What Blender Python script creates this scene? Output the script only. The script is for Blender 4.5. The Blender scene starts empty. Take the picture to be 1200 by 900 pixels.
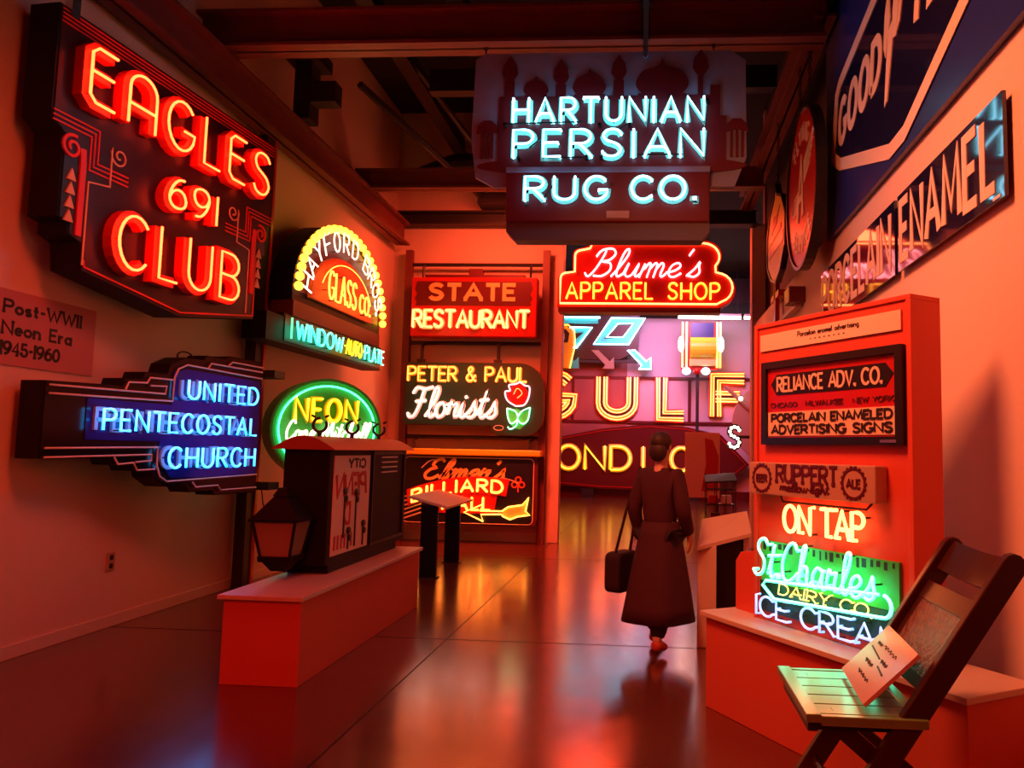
import bpy, bmesh, math, random
from math import sin, cos, pi, radians
from mathutils import Vector, Matrix

SC = bpy.context.scene
random.seed(7)

# ------------------------------------------------------------------ camera
def camera_matrix(yaw, pitch, roll):
    f = Vector((-sin(yaw) * cos(pitch), cos(yaw) * cos(pitch), sin(pitch)))
    r = Vector((cos(yaw), sin(yaw), 0)); u = r.cross(f)
    r2 = r * cos(roll) + u * sin(roll); u2 = -r * sin(roll) + u * cos(roll)
    m = Matrix((r2, u2, -f)).transposed().to_4x4()
    m.translation = Vector((0, 0, 1.55))
    return m
cd = bpy.data.cameras.new('camera'); cam = bpy.data.objects.new('camera', cd)
SC.collection.objects.link(cam)
cam.matrix_world = camera_matrix(radians(3.9), radians(5.0), .02)
cd.sensor_width = 36; cd.lens = 27; cd.shift_x = -100 / 1200; cd.clip_start = .05; cd.clip_end = 200
SC.camera = cam

# ------------------------------------------------------------------ world, lights, exposure
w = bpy.data.worlds.new('world'); SC.world = w; w.use_nodes = True
w.node_tree.nodes['Background'].inputs[0].default_value = (.02, .001, .001, 1)
w.node_tree.nodes['Background'].inputs[1].default_value = .3
vs = SC.view_settings
vs.view_transform = 'Standard'; vs.look = 'None'; vs.gamma = 1; vs.exposure = 0.0
try: vs.use_curve_mapping = False
except Exception: pass
SC.cycles.use_denoising = True
SC.cycles.sample_clamp_indirect = 6
SC.cycles.sample_clamp_direct = 0
SC.cycles.max_bounces = 6
SC.cycles.caustics_reflective = False; SC.cycles.caustics_refractive = False

def lamp(name, loc, target, size, power, color, size_y=None, spread=180):
    d = bpy.data.lights.new(name, 'AREA'); d.energy = power; d.color = color; d.size = size
    d.spread = radians(spread)
    if size_y: d.shape = 'RECTANGLE'; d.size_y = size_y
    o = bpy.data.objects.new(name, d); SC.collection.objects.link(o); o.location = loc
    o.rotation_euler = (Vector(target) - Vector(loc)).to_track_quat('-Z', 'Y').to_euler()
    return o
RED = (1, .028, .008)
lamp('fill_light', (-1.4, -1.5, 3.8), (-1.7, 4, 0.1), 2.4, 54, RED, spread=90)                      # added red fill in place of unseen neon signs behind the viewer
lamp('fill_light', (-1.2, 3.2, 5.0), (1.75, 5.0, 2.0), 1.2, 110, (1, .19, .07), spread=98) # unseen orange fill added on the enamel wall
lamp('fill_light', (-1.4, 3.6, 5.0), (-4.5, 5.8, 1.1), 1.0, 20, (1, .06, .018), spread=80)    # added red fill to lift the dark side wall
lamp('fill_light', (-2.4, 11.25, 5.25), (-2.7, 13, 2.2), 1.0, 120, (1, .075, .028), .5)     # added red fill that brightens the wall at the sign rack
lamp('fill_light', (-2.2, 9.6, 4.7), (-2.5, 13, .3), 1.0, 75, (1, .06, .02), .6, spread=60)   # second added fill, low over the foot of the rack
lamp('fill_light', (.5, 21.5, 6.6), (.8, 26, 3.9), 3.0, 130, (1, .40, .75), 1.5, spread=100)          # mauve fill added to light the far hall wall
lamp('fill_light', (-1.2, 18, 6.4), (-.8, 18.5, 0), 3.0, 800, (1, .06, .02), 3.0)         # added fill to redden the far hall floor

# ------------------------------------------------------------------ materials
def mat(name, col, rough=.5, metal=0, emit=None, strength=0, noise=None, bump=0, scale=8, spec=.5, coat=0):
    m = bpy.data.materials.new(name); m.use_nodes = True
    nt = m.node_tree; b = nt.nodes['Principled BSDF']
    b.inputs['Base Color'].default_value = (*col, 1); b.inputs['Roughness'].default_value = rough
    b.inputs['Metallic'].default_value = metal; b.inputs['Specular IOR Level'].default_value = spec
    b.inputs['Coat Weight'].default_value = coat; b.inputs['Coat Roughness'].default_value = .30
    if emit:
        b.inputs['Emission Color'].default_value = (*emit, 1); b.inputs['Emission Strength'].default_value = strength
    if noise or bump:
        tc = nt.nodes.new('ShaderNodeTexCoord'); n = nt.nodes.new('ShaderNodeTexNoise')
        n.inputs['Scale'].default_value = scale; n.inputs['Detail'].default_value = 6
        nt.links.new(tc.outputs['Object'], n.inputs['Vector'])
        if noise:
            r = nt.nodes.new('ShaderNodeMixRGB'); r.blend_type = 'MIX'
            r.inputs[1].default_value = (*col, 1); r.inputs[2].default_value = (*noise, 1)
            nt.links.new(n.outputs['Fac'], r.inputs[0]); nt.links.new(r.outputs[0], b.inputs['Base Color'])
        if bump:
            bp = nt.nodes.new('ShaderNodeBump'); bp.inputs['Strength'].default_value = bump; bp.inputs['Distance'].default_value = .02
            nt.links.new(n.outputs['Fac'], bp.inputs['Height']); nt.links.new(bp.outputs[0], b.inputs['Normal'])
    return m
def neon(name, col, k): return mat(name, (.8, .8, .8), .3, emit=col, strength=k)

M = {}
M['wall'] = mat('painted wall', (.74, .58, .47), .75, noise=(.68, .53, .43), bump=.03, scale=40)
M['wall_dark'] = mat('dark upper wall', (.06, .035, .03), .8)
M['ceiling'] = mat('black ceiling', (.012, .010, .010), .9)
M['steel'] = mat('red oxide steel', (.20, .045, .035), .5, noise=(.12, .03, .025), scale=5)
M['black_steel'] = mat('black steel', (.015, .012, .012), .5)
M['trim'] = mat('painted trim', (.65, .58, .5), .5)
M['far_wall'] = mat('far hall wall', (.55, .45, .55), .8)
M['black'] = mat('black enamel', (.008, .007, .007), .35)
M['black_matt'] = mat('black sheet metal', (.008, .006, .006), .5, spec=.2, noise=(.004, .003, .003))
M['chrome'] = mat('steel fittings', (.6, .6, .6), .25, 1)
M['red_face'] = mat('red enamel', (.45, .012, .008), .3)
M['dark_red'] = mat('dark red enamel', (.10, .006, .008), .35)
M['club_face'] = mat('near black red enamel', (.035, .003, .004), .35)
M['maroon'] = mat('maroon enamel', (.12, .009, .014), .4)
M['red_letter'] = mat('red channel letter', (.75, .035, .02), .4)
M['cream'] = mat('cream paint', (.75, .62, .45), .45)
M['gold'] = mat('gold paint', (.85, .55, .18), .4)
M['white'] = mat('white paint', (.8, .78, .74), .4)
M['orange_face'] = mat('orange enamel', (.85, .12, .02), .4)
M['navy'] = mat('navy porcelain enamel', (.008, .010, .05), .05, spec=1)
M['blue_face'] = mat('blue porcelain enamel', (.018, .03, .20), .25)
M['deep_blue'] = mat('deep blue glass face', (.01, .02, .22), .12)
M['green_face'] = mat('green enamel', (.012, .055, .03), .35)
M['lit_green'] = mat('bright green enamel', (.05, .52, .08), .4)
M['teal'] = mat('teal enamel', (.04, .62, .55), .4)
M['yellow'] = mat('yellow enamel', (.88, .66, .03), .4)
M['panel_grey'] = mat('weathered grey panel', (.24, .31, .46), .6, noise=(.17, .22, .34), scale=6, bump=.1)
M['mint'] = mat('mint letter paint', (.25, .70, .55), .4)
M['plinth'] = mat('painted plinth', (.60, .10, .055), .6)
M['plinth_top'] = mat('plinth top board', (.62, .50, .42), .35)
M['kiosk'] = mat('kiosk board', (.62, .075, .035), .5)
M['paper'] = mat('printed paper', (.78, .62, .5), .6)
M['glossy_card'] = mat('laminated card', (.75, .5, .4), .16, coat=.3)
M['rose_panel'] = mat('rose printed panel', (.50, .20, .20), .6)
M['strap_blue'] = mat('steel strap with painted blue light', (.10, .32, .60), .35)  # blue light reflected by the metal is painted in as base colour
M['blue_letter'] = mat('blue grey letter paint', (.32, .58, .80), .4)
M['tray_grey'] = mat('dull grey tray', (.10, .10, .12), .6)
M['black_gloss'] = mat('black gloss enamel', (.012, .008, .010), .18)
M['ink'] = mat('black ink', (.02, .012, .01), .5)
M['dark_wood'] = mat('dark varnished wood', (.055, .012, .007), .32, noise=(.03, .007, .004), scale=14)
M['slat_wood'] = mat('worn varnished slats with painted green glow', (.22, .46, .14), .16, noise=(.15, .34, .09), scale=20, spec=1, coat=1)  # green light of the dairy sign is painted into the slat colour
M['vinyl'] = mat('crinkled dark vinyl', (.22, .13, .10), .18, bump=.9, scale=38)
M['roof_red'] = mat('red oxide tin', (.30, .05, .035), .45)
M['glass'] = mat('lantern glass', (.30, .2, .15), .15)
M['rubber'] = mat('black cable', (.01, .01, .01), .5)
M['plum'] = mat('plum coat cloth', (.05, .006, .018), .85)
M['trouser'] = mat('dark trouser cloth', (.022, .005, .012), .85)
M['skin'] = mat('skin', (.6, .34, .25), .5)
M['hair'] = mat('dark hair', (.03, .012, .01), .6)
M['shoe'] = mat('red shoe', (.45, .05, .03), .5)
M['tan'] = mat('tan sheet metal', (.45, .28, .2), .5)
# neon gases
M['n_red'] = neon('red neon', (1, .030, .006), 26)
M['n_orange'] = neon('orange neon', (1, .13, .015), 9)
M['n_gold'] = neon('gold neon', (1, .33, .02), 5)
M['n_amber'] = neon('amber neon', (1, .30, .03), 8)
M['n_yellow'] = neon('yellow neon', (1, .58, .01), 3)
M['n_white'] = neon('white neon', (1, .72, .55), 2.2)
M['n_rose'] = neon('rose white neon', (1, .25, .28), 6)
M['n_cool'] = neon('cool white neon', (.26, .72, 1), 7.5)
M['n_blue'] = neon('blue neon', (.006, .36, 1), 4.5)
M['n_cyan'] = neon('cyan neon', (.014, .85, .47), 4.2)
M['n_green'] = neon('green neon', (.03, 1, .35), 2.2)
M['n_ice'] = neon('ice blue neon', (.13, .40, 1), 1.7)
M['n_warm'] = neon('warm neon', (1, .20, .05), 8)
M['bulb'] = neon('amber bulb glass', (1, .46, .025), 5)
M['bulb_white'] = neon('white bulb glass', (1, .85, .6), 6)
M['tube_lamp'] = neon('fluorescent tube', (1, .93, .85), 9)

# polished concrete floor with saw-cut joints
def floor_material():
    m = bpy.data.materials.new('polished concrete'); m.use_nodes = True
    nt = m.node_tree; b = nt.nodes['Principled BSDF']; L = nt.links.new
    tc = nt.nodes.new('ShaderNodeTexCoord')
    n = nt.nodes.new('ShaderNodeTexNoise'); n.inputs['Scale'].default_value = 1.3; n.inputs['Detail'].default_value = 8
    n2 = nt.nodes.new('ShaderNodeTexNoise'); n2.inputs['Scale'].default_value = 5; n2.inputs['Detail'].default_value = 5
    L(tc.outputs['Object'], n.inputs['Vector']); L(tc.outputs['Object'], n2.inputs['Vector'])
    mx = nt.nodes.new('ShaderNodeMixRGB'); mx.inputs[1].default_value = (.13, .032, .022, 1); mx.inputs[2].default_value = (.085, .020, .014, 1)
    L(n.outputs['Fac'], mx.inputs[0]); L(mx.outputs[0], b.inputs['Base Color'])
    mr = nt.nodes.new('ShaderNodeMapRange'); mr.inputs[3].default_value = .13; mr.inputs[4].default_value = .22
    L(n2.outputs['Fac'], mr.inputs[0]); L(mr.outputs[0], b.inputs['Roughness'])
    bp = nt.nodes.new('ShaderNodeBump'); bp.inputs['Strength'].default_value = .02; bp.inputs['Distance'].default_value = .02
    L(n2.outputs['Fac'], bp.inputs['Height']); L(bp.outputs[0], b.inputs['Normal'])
    b.inputs['Specular IOR Level'].default_value = 1.0; b.inputs['IOR'].default_value = 1.8
    return m
M['floor'] = floor_material()

# ------------------------------------------------------------------ mesh builder
class MB:
    def __init__(s): s.v = []; s.f = []; s.M = Matrix()
    def add(s, vs, fs):
        k = len(s.v); s.v += [s.M @ Vector(p) for p in vs]; s.f += [[i + k for i in f] for f in fs]; return s
    def box(s, x0, x1, y0, y1, z0, z1):
        return s.add([(x0,y0,z0),(x1,y0,z0),(x1,y1,z0),(x0,y1,z0),(x0,y0,z1),(x1,y0,z1),(x1,y1,z1),(x0,y1,z1)],
                     [(0,3,2,1),(4,5,6,7),(0,1,5,4),(1,2,6,5),(2,3,7,6),(3,0,4,7)])
    def prism(s, poly, y0, y1):                 # polygon in x,z swept along y
        n = len(poly)
        return s.add([(x, y0, z) for x, z in poly] + [(x, y1, z) for x, z in poly],
                     [list(range(n)), list(range(2*n-1, n-1, -1))] + [(i, (i+1) % n, n+(i+1) % n, n+i) for i in range(n)])
    def tube(s, path, r, n=6, closed=False):
        P = [Vector(p) for p in path]
        Q = [P[0]]
        for p in P[1:]:
            if (p - Q[-1]).length > 1e-5: Q.append(p)
        P = Q; N = len(P)
        if N < 2: return s
        rr = r if isinstance(r, (list, tuple)) else [r] * N
        ring = []; ref = None
        for i in range(N):
            if closed: t = (P[(i+1) % N] - P[i-1])
            else: t = (P[min(i+1, N-1)] - P[max(i-1, 0)])
            if t.length < 1e-9: t = Vector((0, 0, 1))
            t.normalize()
            if ref is None:
                a = Vector((0, 1, 0)) if abs(t.y) < .9 else Vector((1, 0, 0))
                ref = a
            b = ref - t * ref.dot(t)
            if b.length < 1e-4: b = t.orthogonal()
            b.normalize(); ref = b; c = t.cross(b)
            ring.append([P[i] + (b * cos(2*pi*k/n) + c * sin(2*pi*k/n)) * rr[i] for k in range(n)])
        vs = [p for q in ring for p in q]; fs = []
        for i in range(N if closed else N - 1):
            j = (i+1) % N
            for k in range(n): fs.append((i*n+k, i*n+(k+1) % n, j*n+(k+1) % n, j*n+k))
        if not closed: fs += [list(range(n-1, -1, -1)), [(N-1)*n+k for k in range(n)]]
        return s.add(vs, fs)
    k = 0
    def ribbon(s, path, w, y0, y1, closed=False):   # flat stroke in x,z with thickness along y
        s.k += 1; y0 -= .0003*(s.k % 8)           # strokes that cross never share one plane
        P = [Vector((p[0], p[1])) for p in path]; Q = [P[0]]
        for p in P[1:]:
            if (p - Q[-1]).length > 1e-5: Q.append(p)
        P = Q
        if closed and (P[0] - P[-1]).length < 1e-5: P.pop()
        N = len(P)
        if N < 2: return s
        L = []; R_ = []
        for i in range(N):
            a = P[i] - P[i-1] if (i > 0 or closed) else P[1] - P[0]
            b = P[(i+1) % N] - P[i] if (i < N-1 or closed) else a
            a = a.normalized(); b = b.normalized()
            t = a + b
            t = t.normalized() if t.length > 1e-4 else a
            nrm = Vector((-t.y, t.x)); c = max(.78, nrm.dot(Vector((-a.y, a.x))))
            L.append(P[i] + nrm * (w/2/c)); R_.append(P[i] - nrm * (w/2/c))
        vs = []
        for i in range(N):
            for q, y in ((L[i], y0), (R_[i], y0), (R_[i], y1), (L[i], y1)): vs.append((q.x, y, q.y))
        fs = []
        for i in range(N if closed else N-1):
            j = (i+1) % N
            for k in range(4): fs.append((i*4+k, i*4+(k+1) % 4, j*4+(k+1) % 4, j*4+k))
        if not closed: fs += [(0, 3, 2, 1), tuple((N-1)*4+k for k in range(4))]
        return s.add(vs, fs)
    def ball(s, c, r, n=10, m=6):
        rx, ry, rz = r if isinstance(r, (list, tuple)) else (r, r, r)
        vs = [(c[0], c[1], c[2]+rz)]; fs = []
        for i in range(1, m):
            a = pi*i/m
            for k in range(n): vs.append((c[0]+rx*sin(a)*cos(2*pi*k/n), c[1]+ry*sin(a)*sin(2*pi*k/n), c[2]+rz*cos(a)))
        vs.append((c[0], c[1], c[2]-rz)); e = len(vs)-1
        for k in range(n):
            fs.append((0, 1+k, 1+(k+1) % n)); fs.append((e, e-n+(k+1) % n, e-n+k))
            for i in range(m-2): fs.append((1+i*n+k, 1+(i+1)*n+k, 1+(i+1)*n+(k+1) % n, 1+i*n+(k+1) % n))
        return s.add(vs, fs)
    def frustum(s, z0, a0, b0, z1, a1, b1, c=(0, 0)):    # four-sided, half sizes a,b
        x, y = c
        return s.add([(x-a0,y-b0,z0),(x+a0,y-b0,z0),(x+a0,y+b0,z0),(x-a0,y+b0,z0),(x-a1,y-b1,z1),(x+a1,y-b1,z1),(x+a1,y+b1,z1),(x-a1,y+b1,z1)],
                     [(0,3,2,1),(4,5,6,7),(0,1,5,4),(1,2,6,5),(2,3,7,6),(3,0,4,7)])

def link_mesh(name, mb, material, parent=None, shift=(0, 0, 0), smooth=False, bevel=0):
    me = bpy.data.meshes.new(name); sh = Vector(shift)
    me.from_pydata([tuple(p - sh) for p in mb.v], [], mb.f)
    bm = bmesh.new(); bm.from_mesh(me); bmesh.ops.recalc_face_normals(bm, faces=bm.faces)
    if smooth:
        for f in bm.faces: f.smooth = True
    bm.to_mesh(me); bm.free()
    me.materials.append(material)
    o = bpy.data.objects.new(name, me); SC.collection.objects.link(o); o.parent = parent
    if bevel:
        d = o.modifiers.new('edge', 'BEVEL'); d.width = bevel; d.segments = 2; d.limit_method = 'ANGLE'
    return o

SPLIT = {'hanger', 'wall_bracket', 'arm', 'foot_plate', 'stand_leg', 'mount', 'stretcher', 'seat_rail', 'foot', 'socket', 'lamp_head', 'slanted_stripes', 'hook_clamp', 'top_crest', 'louvre', 'edge_trim'}
def pieces(mb):
    par = list(range(len(mb.v)))
    def find(i):
        while par[i] != i: par[i] = par[par[i]]; i = par[i]
        return i
    for f in mb.f:
        for i in f[1:]: par[find(i)] = find(f[0])
    out = {}
    for f in mb.f: out.setdefault(find(f[0]), []).append(f)
    res = []
    for fs in out.values():
        ids = sorted({i for f in fs for i in f}); k = {i: n for n, i in enumerate(ids)}
        p = MB(); p.v = [mb.v[i] for i in ids]; p.f = [[k[i] for i in f] for f in fs]; res.append(p)
    return res
class Thing:
    """an Empty at the thing's base; parts are built in the thing's own axes: x along its face, -y out of the face, z up"""
    def __init__(s, name, label, cat, loc, rotz=0, group=None, base=(0, 0, 0)):
        o = bpy.data.objects.new(name, None); SC.collection.objects.link(o)
        o.empty_display_size = .1
        s.base = Vector(base); R = Matrix.Rotation(rotz, 4, 'Z')
        o.location = Vector(loc) + R @ s.base; o.rotation_euler = (0, 0, rotz)
        o['label'] = label; o['category'] = cat
        if group: o['group'] = group
        s.o = o
    def part(s, name, mb, m, parent=None, label=None, smooth=False, bevel=0):
        if name in SPLIT:
            for piece in pieces(mb): o = link_mesh(name, piece, M[m], parent or s.o, s.base, smooth, bevel)
            return o
        o = link_mesh(name, mb, M[m] if isinstance(m, str) else m, parent or s.o, s.base, smooth, bevel)
        if label: o['label'] = label
        return o
def structure(name, mb, m, bevel=0):
    o = link_mesh(name, mb, M[m], None, (0, 0, 0), False, bevel); o['kind'] = 'structure'; return o
def single(name, mb, m, label, cat, loc, group=None, smooth=False, bevel=0):
    o = link_mesh(name, mb, M[m], None, loc, smooth, bevel); o.location = loc
    o['label'] = label; o['category'] = cat
    if group: o['group'] = group
    return o
def heading(u): return math.atan2(u[1], u[0])

# ------------------------------------------------------------------ lettering
def arc(cx, cy, rx, ry, a0, a1, n=10):
    return [(cx + rx*cos(radians(a0+(a1-a0)*i/n)), cy + ry*sin(radians(a0+(a1-a0)*i/n))) for i in range(n+1)]
def smooth(pts, n=4):
    out = []; P = [pts[0]] + list(pts) + [pts[-1]]
    for i in range(1, len(P)-2):
        p0, p1, p2, p3 = P[i-1], P[i], P[i+1], P[i+2]
        for k in range(n):
            t = k/n
            out.append(tuple(.5*((2*p1[j]) + (-p0[j]+p2[j])*t + (2*p0[j]-5*p1[j]+4*p2[j]-p3[j])*t*t + (-p0[j]+3*p1[j]-3*p2[j]+p3[j])*t**3) for j in range(len(p1))))
    out.append(tuple(pts[-1])); return out
CAPS = {
 'A': (.72, [[(0,0),(.36,1),(.72,0)], [(.13,.34),(.59,.34)]]),
 'B': (.6, [[(0,.52),(0,1),(.3,1)] + arc(.3,.76,.26,.24,90,-90,8) + [(0,.52),(.32,.52)] + arc(.33,.26,.27,.26,90,-90,8) + [(0,0),(0,.52)]]),
 'C': (.66, [arc(.36,.5,.36,.5,42,318,16)]),
 'D': (.66, [[(0,0),(0,1),(.24,1)] + arc(.26,.5,.4,.5,90,-90,12) + [(0,0)]]),
 'E': (.5, [[(.5,1),(0,1),(0,0),(.5,0)], [(0,.52),(.42,.52)]]),
 'F': (.5, [[(.5,1),(0,1),(0,0)], [(0,.52),(.42,.52)]]),
 'G': (.7, [arc(.36,.5,.36,.5,45,330,16) + [(.7,.42),(.42,.42)]]),
 'H': (.64, [[(0,0),(0,1)], [(.64,0),(.64,1)], [(0,.5),(.64,.5)]]),
 'I': (.06, [[(.03,0),(.03,1)]]),
 'J': (.5, [[(.48,1),(.48,.25)] + arc(.25,.25,.23,.25,0,-170,8)]),
 'K': (.6, [[(0,0),(0,1)], [(.56,1),(0,.42)], [(.16,.58),(.6,0)]]),
 'L': (.46, [[(0,1),(0,0),(.46,0)]]),
 'M': (.8, [[(0,0),(.08,1),(.4,.2),(.72,1),(.8,0)]]),
 'N': (.66, [[(0,0),(0,1),(.66,0),(.66,1)]]),
 'O': (.76, [arc(.38,.5,.38,.5,90,450,20)]),
 'P': (.58, [[(0,0),(0,1),(.3,1)] + arc(.31,.74,.27,.26,90,-90,8) + [(0,.48)]]),
 'R': (.6, [[(0,0),(0,1),(.3,1)] + arc(.31,.74,.27,.26,90,-90,8) + [(0,.48)], [(.26,.48),(.6,0)]]),
 'S': (.58, [smooth([(.55,.84),(.46,.96),(.29,1),(.12,.94),(.04,.77),(.12,.6),(.29,.52),(.46,.43),(.55,.25),(.46,.07),(.29,0),(.1,.05),(.02,.18)], 2)]),
 'T': (.62, [[(0,1),(.62,1)], [(.31,1),(.31,0)]]),
 'U': (.64, [[(0,1),(0,.32)] + arc(.32,.32,.32,.32,180,360,10) + [(.64,1)]]),
 'V': (.68, [[(0,1),(.34,0),(.68,1)]]),
 'W': (.95, [[(0,1),(.24,0),(.47,.85),(.71,0),(.95,1)]]),
 'X': (.64, [[(0,0),(.64,1)], [(0,1),(.64,0)]]),
 'Y': (.64, [[(0,1),(.32,.48),(.64,1)], [(.32,.48),(.32,0)]]),
 'Z': (.6, [[(0,1),(.6,1),(0,0),(.6,0)]]),
 '&': (.66, [smooth([(.66,0),(.3,.52),(.16,.76),(.2,.94),(.33,1),(.44,.9),(.4,.72),(.14,.46),(.02,.24),(.12,.04),(.3,0),(.5,.14),(.64,.42)], 2)]),
 '.': (.08, [[(0,0),(.08,0),(.08,.08),(0,.08),(0,0)]]),
 '*': (.1, [[(0,.5),(.1,.5)]]),
 '-': (.3, [[(0,.48),(.3,.48)]]),
 "'": (.1, [[(.08,1),(.03,.78)]]),
 '0': (.6, [arc(.3,.5,.3,.5,90,450,16)]),
 '1': (.06, [[(.03,0),(.03,1)]]),
 '4': (.6, [[(.44,0),(.44,1),(0,.3),(.6,.3)]]),
 '5': (.56, [[(.5,1),(.08,1),(.05,.55),(.28,.6)] + arc(.28,.3,.28,.3,80,-160,10)]),
 '6': (.6, [smooth([(.5,.97),(.3,.92),(.1,.66),(0,.32),(.08,.08),(.3,0),(.54,.1),(.6,.32),(.5,.54),(.3,.6),(.1,.48),(.02,.3)], 2)]),
 '9': (.6, [smooth([(.1,.03),(.3,.08),(.5,.34),(.6,.68),(.52,.92),(.3,1),(.06,.9),(0,.68),(.1,.46),(.3,.4),(.5,.52),(.58,.7)], 2)]),
}
DECO = dict(CAPS)
DECO['A'] = (.62, [[(0,0),(0,.7)] + arc(.31,.7,.31,.3,180,0,10) + [(.62,0)], [(0,.38),(.62,.38)]])
DECO['E'] = (.5, [[(.5,1),(.12,1),(0,.88),(0,.12),(.12,0),(.5,0)], [(0,.55),(.45,.55)]])
DECO['T'] = (.56, CAPS['T'][1])
PRINT = dict(CAPS)
PRINT.update({
 'o': (.46, [arc(.23,.27,.23,.27,90,450,12)]), 'c': (.4, [arc(.23,.27,.23,.27,50,310,10)]), 'e': (.44, [[(.02,.28),(.44,.28)] + arc(.23,.27,.21,.27,5,320,12)]),
 'a': (.44, [arc(.21,.27,.21,.27,50,410,12), [(.42,.54),(.42,0)]]), 'd': (.44, [arc(.21,.27,.21,.27,50,410,12), [(.42,1),(.42,0)]]), 'g': (.44, [arc(.21,.27,.21,.27,50,410,12), [(.42,.54),(.42,-.12)] + arc(.22,-.12,.2,.14,0,-150,6)]),
 'n': (.42, [[(0,0),(0,.54)], [(0,.3)] + arc(.2,.32,.2,.22,170,0,6) + [(.4,0)]]), 'm': (.66, [[(0,0),(0,.54)], [(0,.3)] + arc(.17,.34,.16,.2,170,0,6) + [(.33,0)], [(.33,.3)] + arc(.5,.34,.16,.2,170,0,6) + [(.66,0)]]),
 'r': (.3, [[(0,0),(0,.54)], [(0,.3)] + arc(.18,.32,.18,.22,170,60,5)]), 's': (.36, [smooth([(.34,.46),(.2,.54),(.04,.46),(.06,.34),(.3,.22),(.34,.08),(.2,0),(.02,.08)], 2)]),
 't': (.3, [[(.14,.8),(.14,.1),(.28,.02)], [(0,.54),(.3,.54)]]), 'l': (.06, [[(.03,0),(.03,1)]]), 'i': (.06, [[(.03,0),(.03,.54)], [(.03,.74),(.03,.8)]]), 'v': (.42, [[(0,.54),(.21,0),(.42,.54)]]),
})
SCRIPT = {
 'l': (.24, [[(0,.02),(.12,.3),(.25,.75),(.23,.98),(.14,.9),(.1,.5),(.11,.1),(.18,0),(.28,.1)]]),
 'u': (.4, [[(0,.1),(.06,.48),(.04,.15),(.12,0),(.24,.08),(.33,.47),(.31,.1),(.37,0),(.44,.1)]]),
 'm': (.62, [[(0,0),(.04,.46),(.05,.25),(.14,.48),(.2,.4),(.2,0)], [(.2,.25),(.3,.48),(.37,.4),(.37,0)], [(.37,.25),(.46,.48),(.54,.4),(.53,.08),(.59,0),(.66,.1)]]),
 'e': (.36, [[(0,.15),(.2,.22),(.31,.36),(.24,.49),(.1,.42),(.05,.2),(.12,.02),(.25,0),(.38,.12)]]),
 's': (.32, [[(0,.05),(.15,.3),(.22,.54),(.24,.36),(.3,.15),(.2,0),(.05,.04)]]),
 "'": (.1, [[(.1,.98),(.04,.78)]]),
 'o': (.38, [[(.2,.48),(.06,.4),(.03,.18),(.14,0),(.28,.08),(.31,.3),(.2,.48),(.3,.4),(.42,.42)]]),
 'r': (.34, [[(0,.1),(.06,.52),(.12,.4),(.26,.46),(.23,.2),(.26,.02),(.36,.08)]]),
 'i': (.18, [[(0,.1),(.07,.48),(.06,.1),(.12,0),(.2,.1)], [(.11,.64),(.12,.7)]]),
 't': (.26, [[(.02,.1),(.12,.5),(.18,.88),(.12,.4),(.12,.08),(.19,0),(.28,.1)], [(.0,.56),(.28,.6)]]),
 'h': (.42, [[(0,.02),(.14,.5),(.21,.95),(.13,.9),(.08,.4),(.06,0)], [(.07,.2),(.2,.46),(.3,.38),(.3,.08),(.36,0),(.44,.1)]]),
 'a': (.42, [[(.3,.42),(.16,.49),(.04,.3),(.06,.06),(.18,.02),(.3,.3),(.32,.48),(.31,.1),(.37,0),(.45,.1)]]),
 'n': (.44, [[(0,0),(.05,.47)], [(.03,.2),(.2,.48),(.3,.38),(.3,.08),(.36,0),(.45,.1)]]),
 'c': (.32, [[(.28,.4),(.18,.49),(.05,.35),(.04,.12),(.14,0),(.34,.1)]]),
 'w': (.52, [[(0,.46),(.06,.05),(.16,0),(.26,.42),(.28,.05),(.4,.02),(.5,.46)]]),
 'g': (.4, [[(.3,.42),(.14,.48),(.04,.25),(.16,.05),(.3,.3),(.32,.46),(.28,-.22),(.12,-.3),(.06,-.18),(.4,.1)]]),
 '-': (.2, [[(.03,.25),(.17,.26)]]),
 '.': (.1, [[(.03,.02),(.06,.05)]]),
 'B': (.62, [[(-.05,.12),(.06,.0),(.2,.3),(.3,.82),(.28,.97)], [(.1,.74),(.2,.95),(.45,1),(.58,.82),(.48,.6),(.3,.53),(.52,.48),(.58,.22),(.42,.02),(.2,.03)]]),
 'F': (.56, [[(.05,.78),(.15,.97),(.4,.92),(.64,.99)], [(.38,.93),(.34,.5),(.24,.05),(.08,0),(.02,.12)], [(.18,.5),(.5,.54)]]),
 'E': (.5, [[(.46,.85),(.36,.99),(.18,.93),(.14,.7),(.28,.55),(.14,.5),(.02,.25),(.12,.02),(.32,.02),(.48,.2)]]),
 'S': (.5, [[(.46,.85),(.34,1),(.16,.9),(.16,.68),(.38,.42),(.36,.12),(.18,0),(.02,.12)]]),
 'C': (.52, [[(.48,.82),(.38,.99),(.2,.9),(.05,.5),(.1,.1),(.26,0),(.44,.12),(.54,.25)]]),
 'M': (.74, [[(0,0),(.12,.5),(.18,.96),(.28,.5),(.34,.2),(.46,.6),(.58,.96),(.62,.4),(.66,.05),(.74,.1)]]),
}
for k in list(SCRIPT): SCRIPT[k] = (SCRIPT[k][0], [smooth(s, 3) if len(s) > 2 else s for s in SCRIPT[k][1]])

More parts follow.
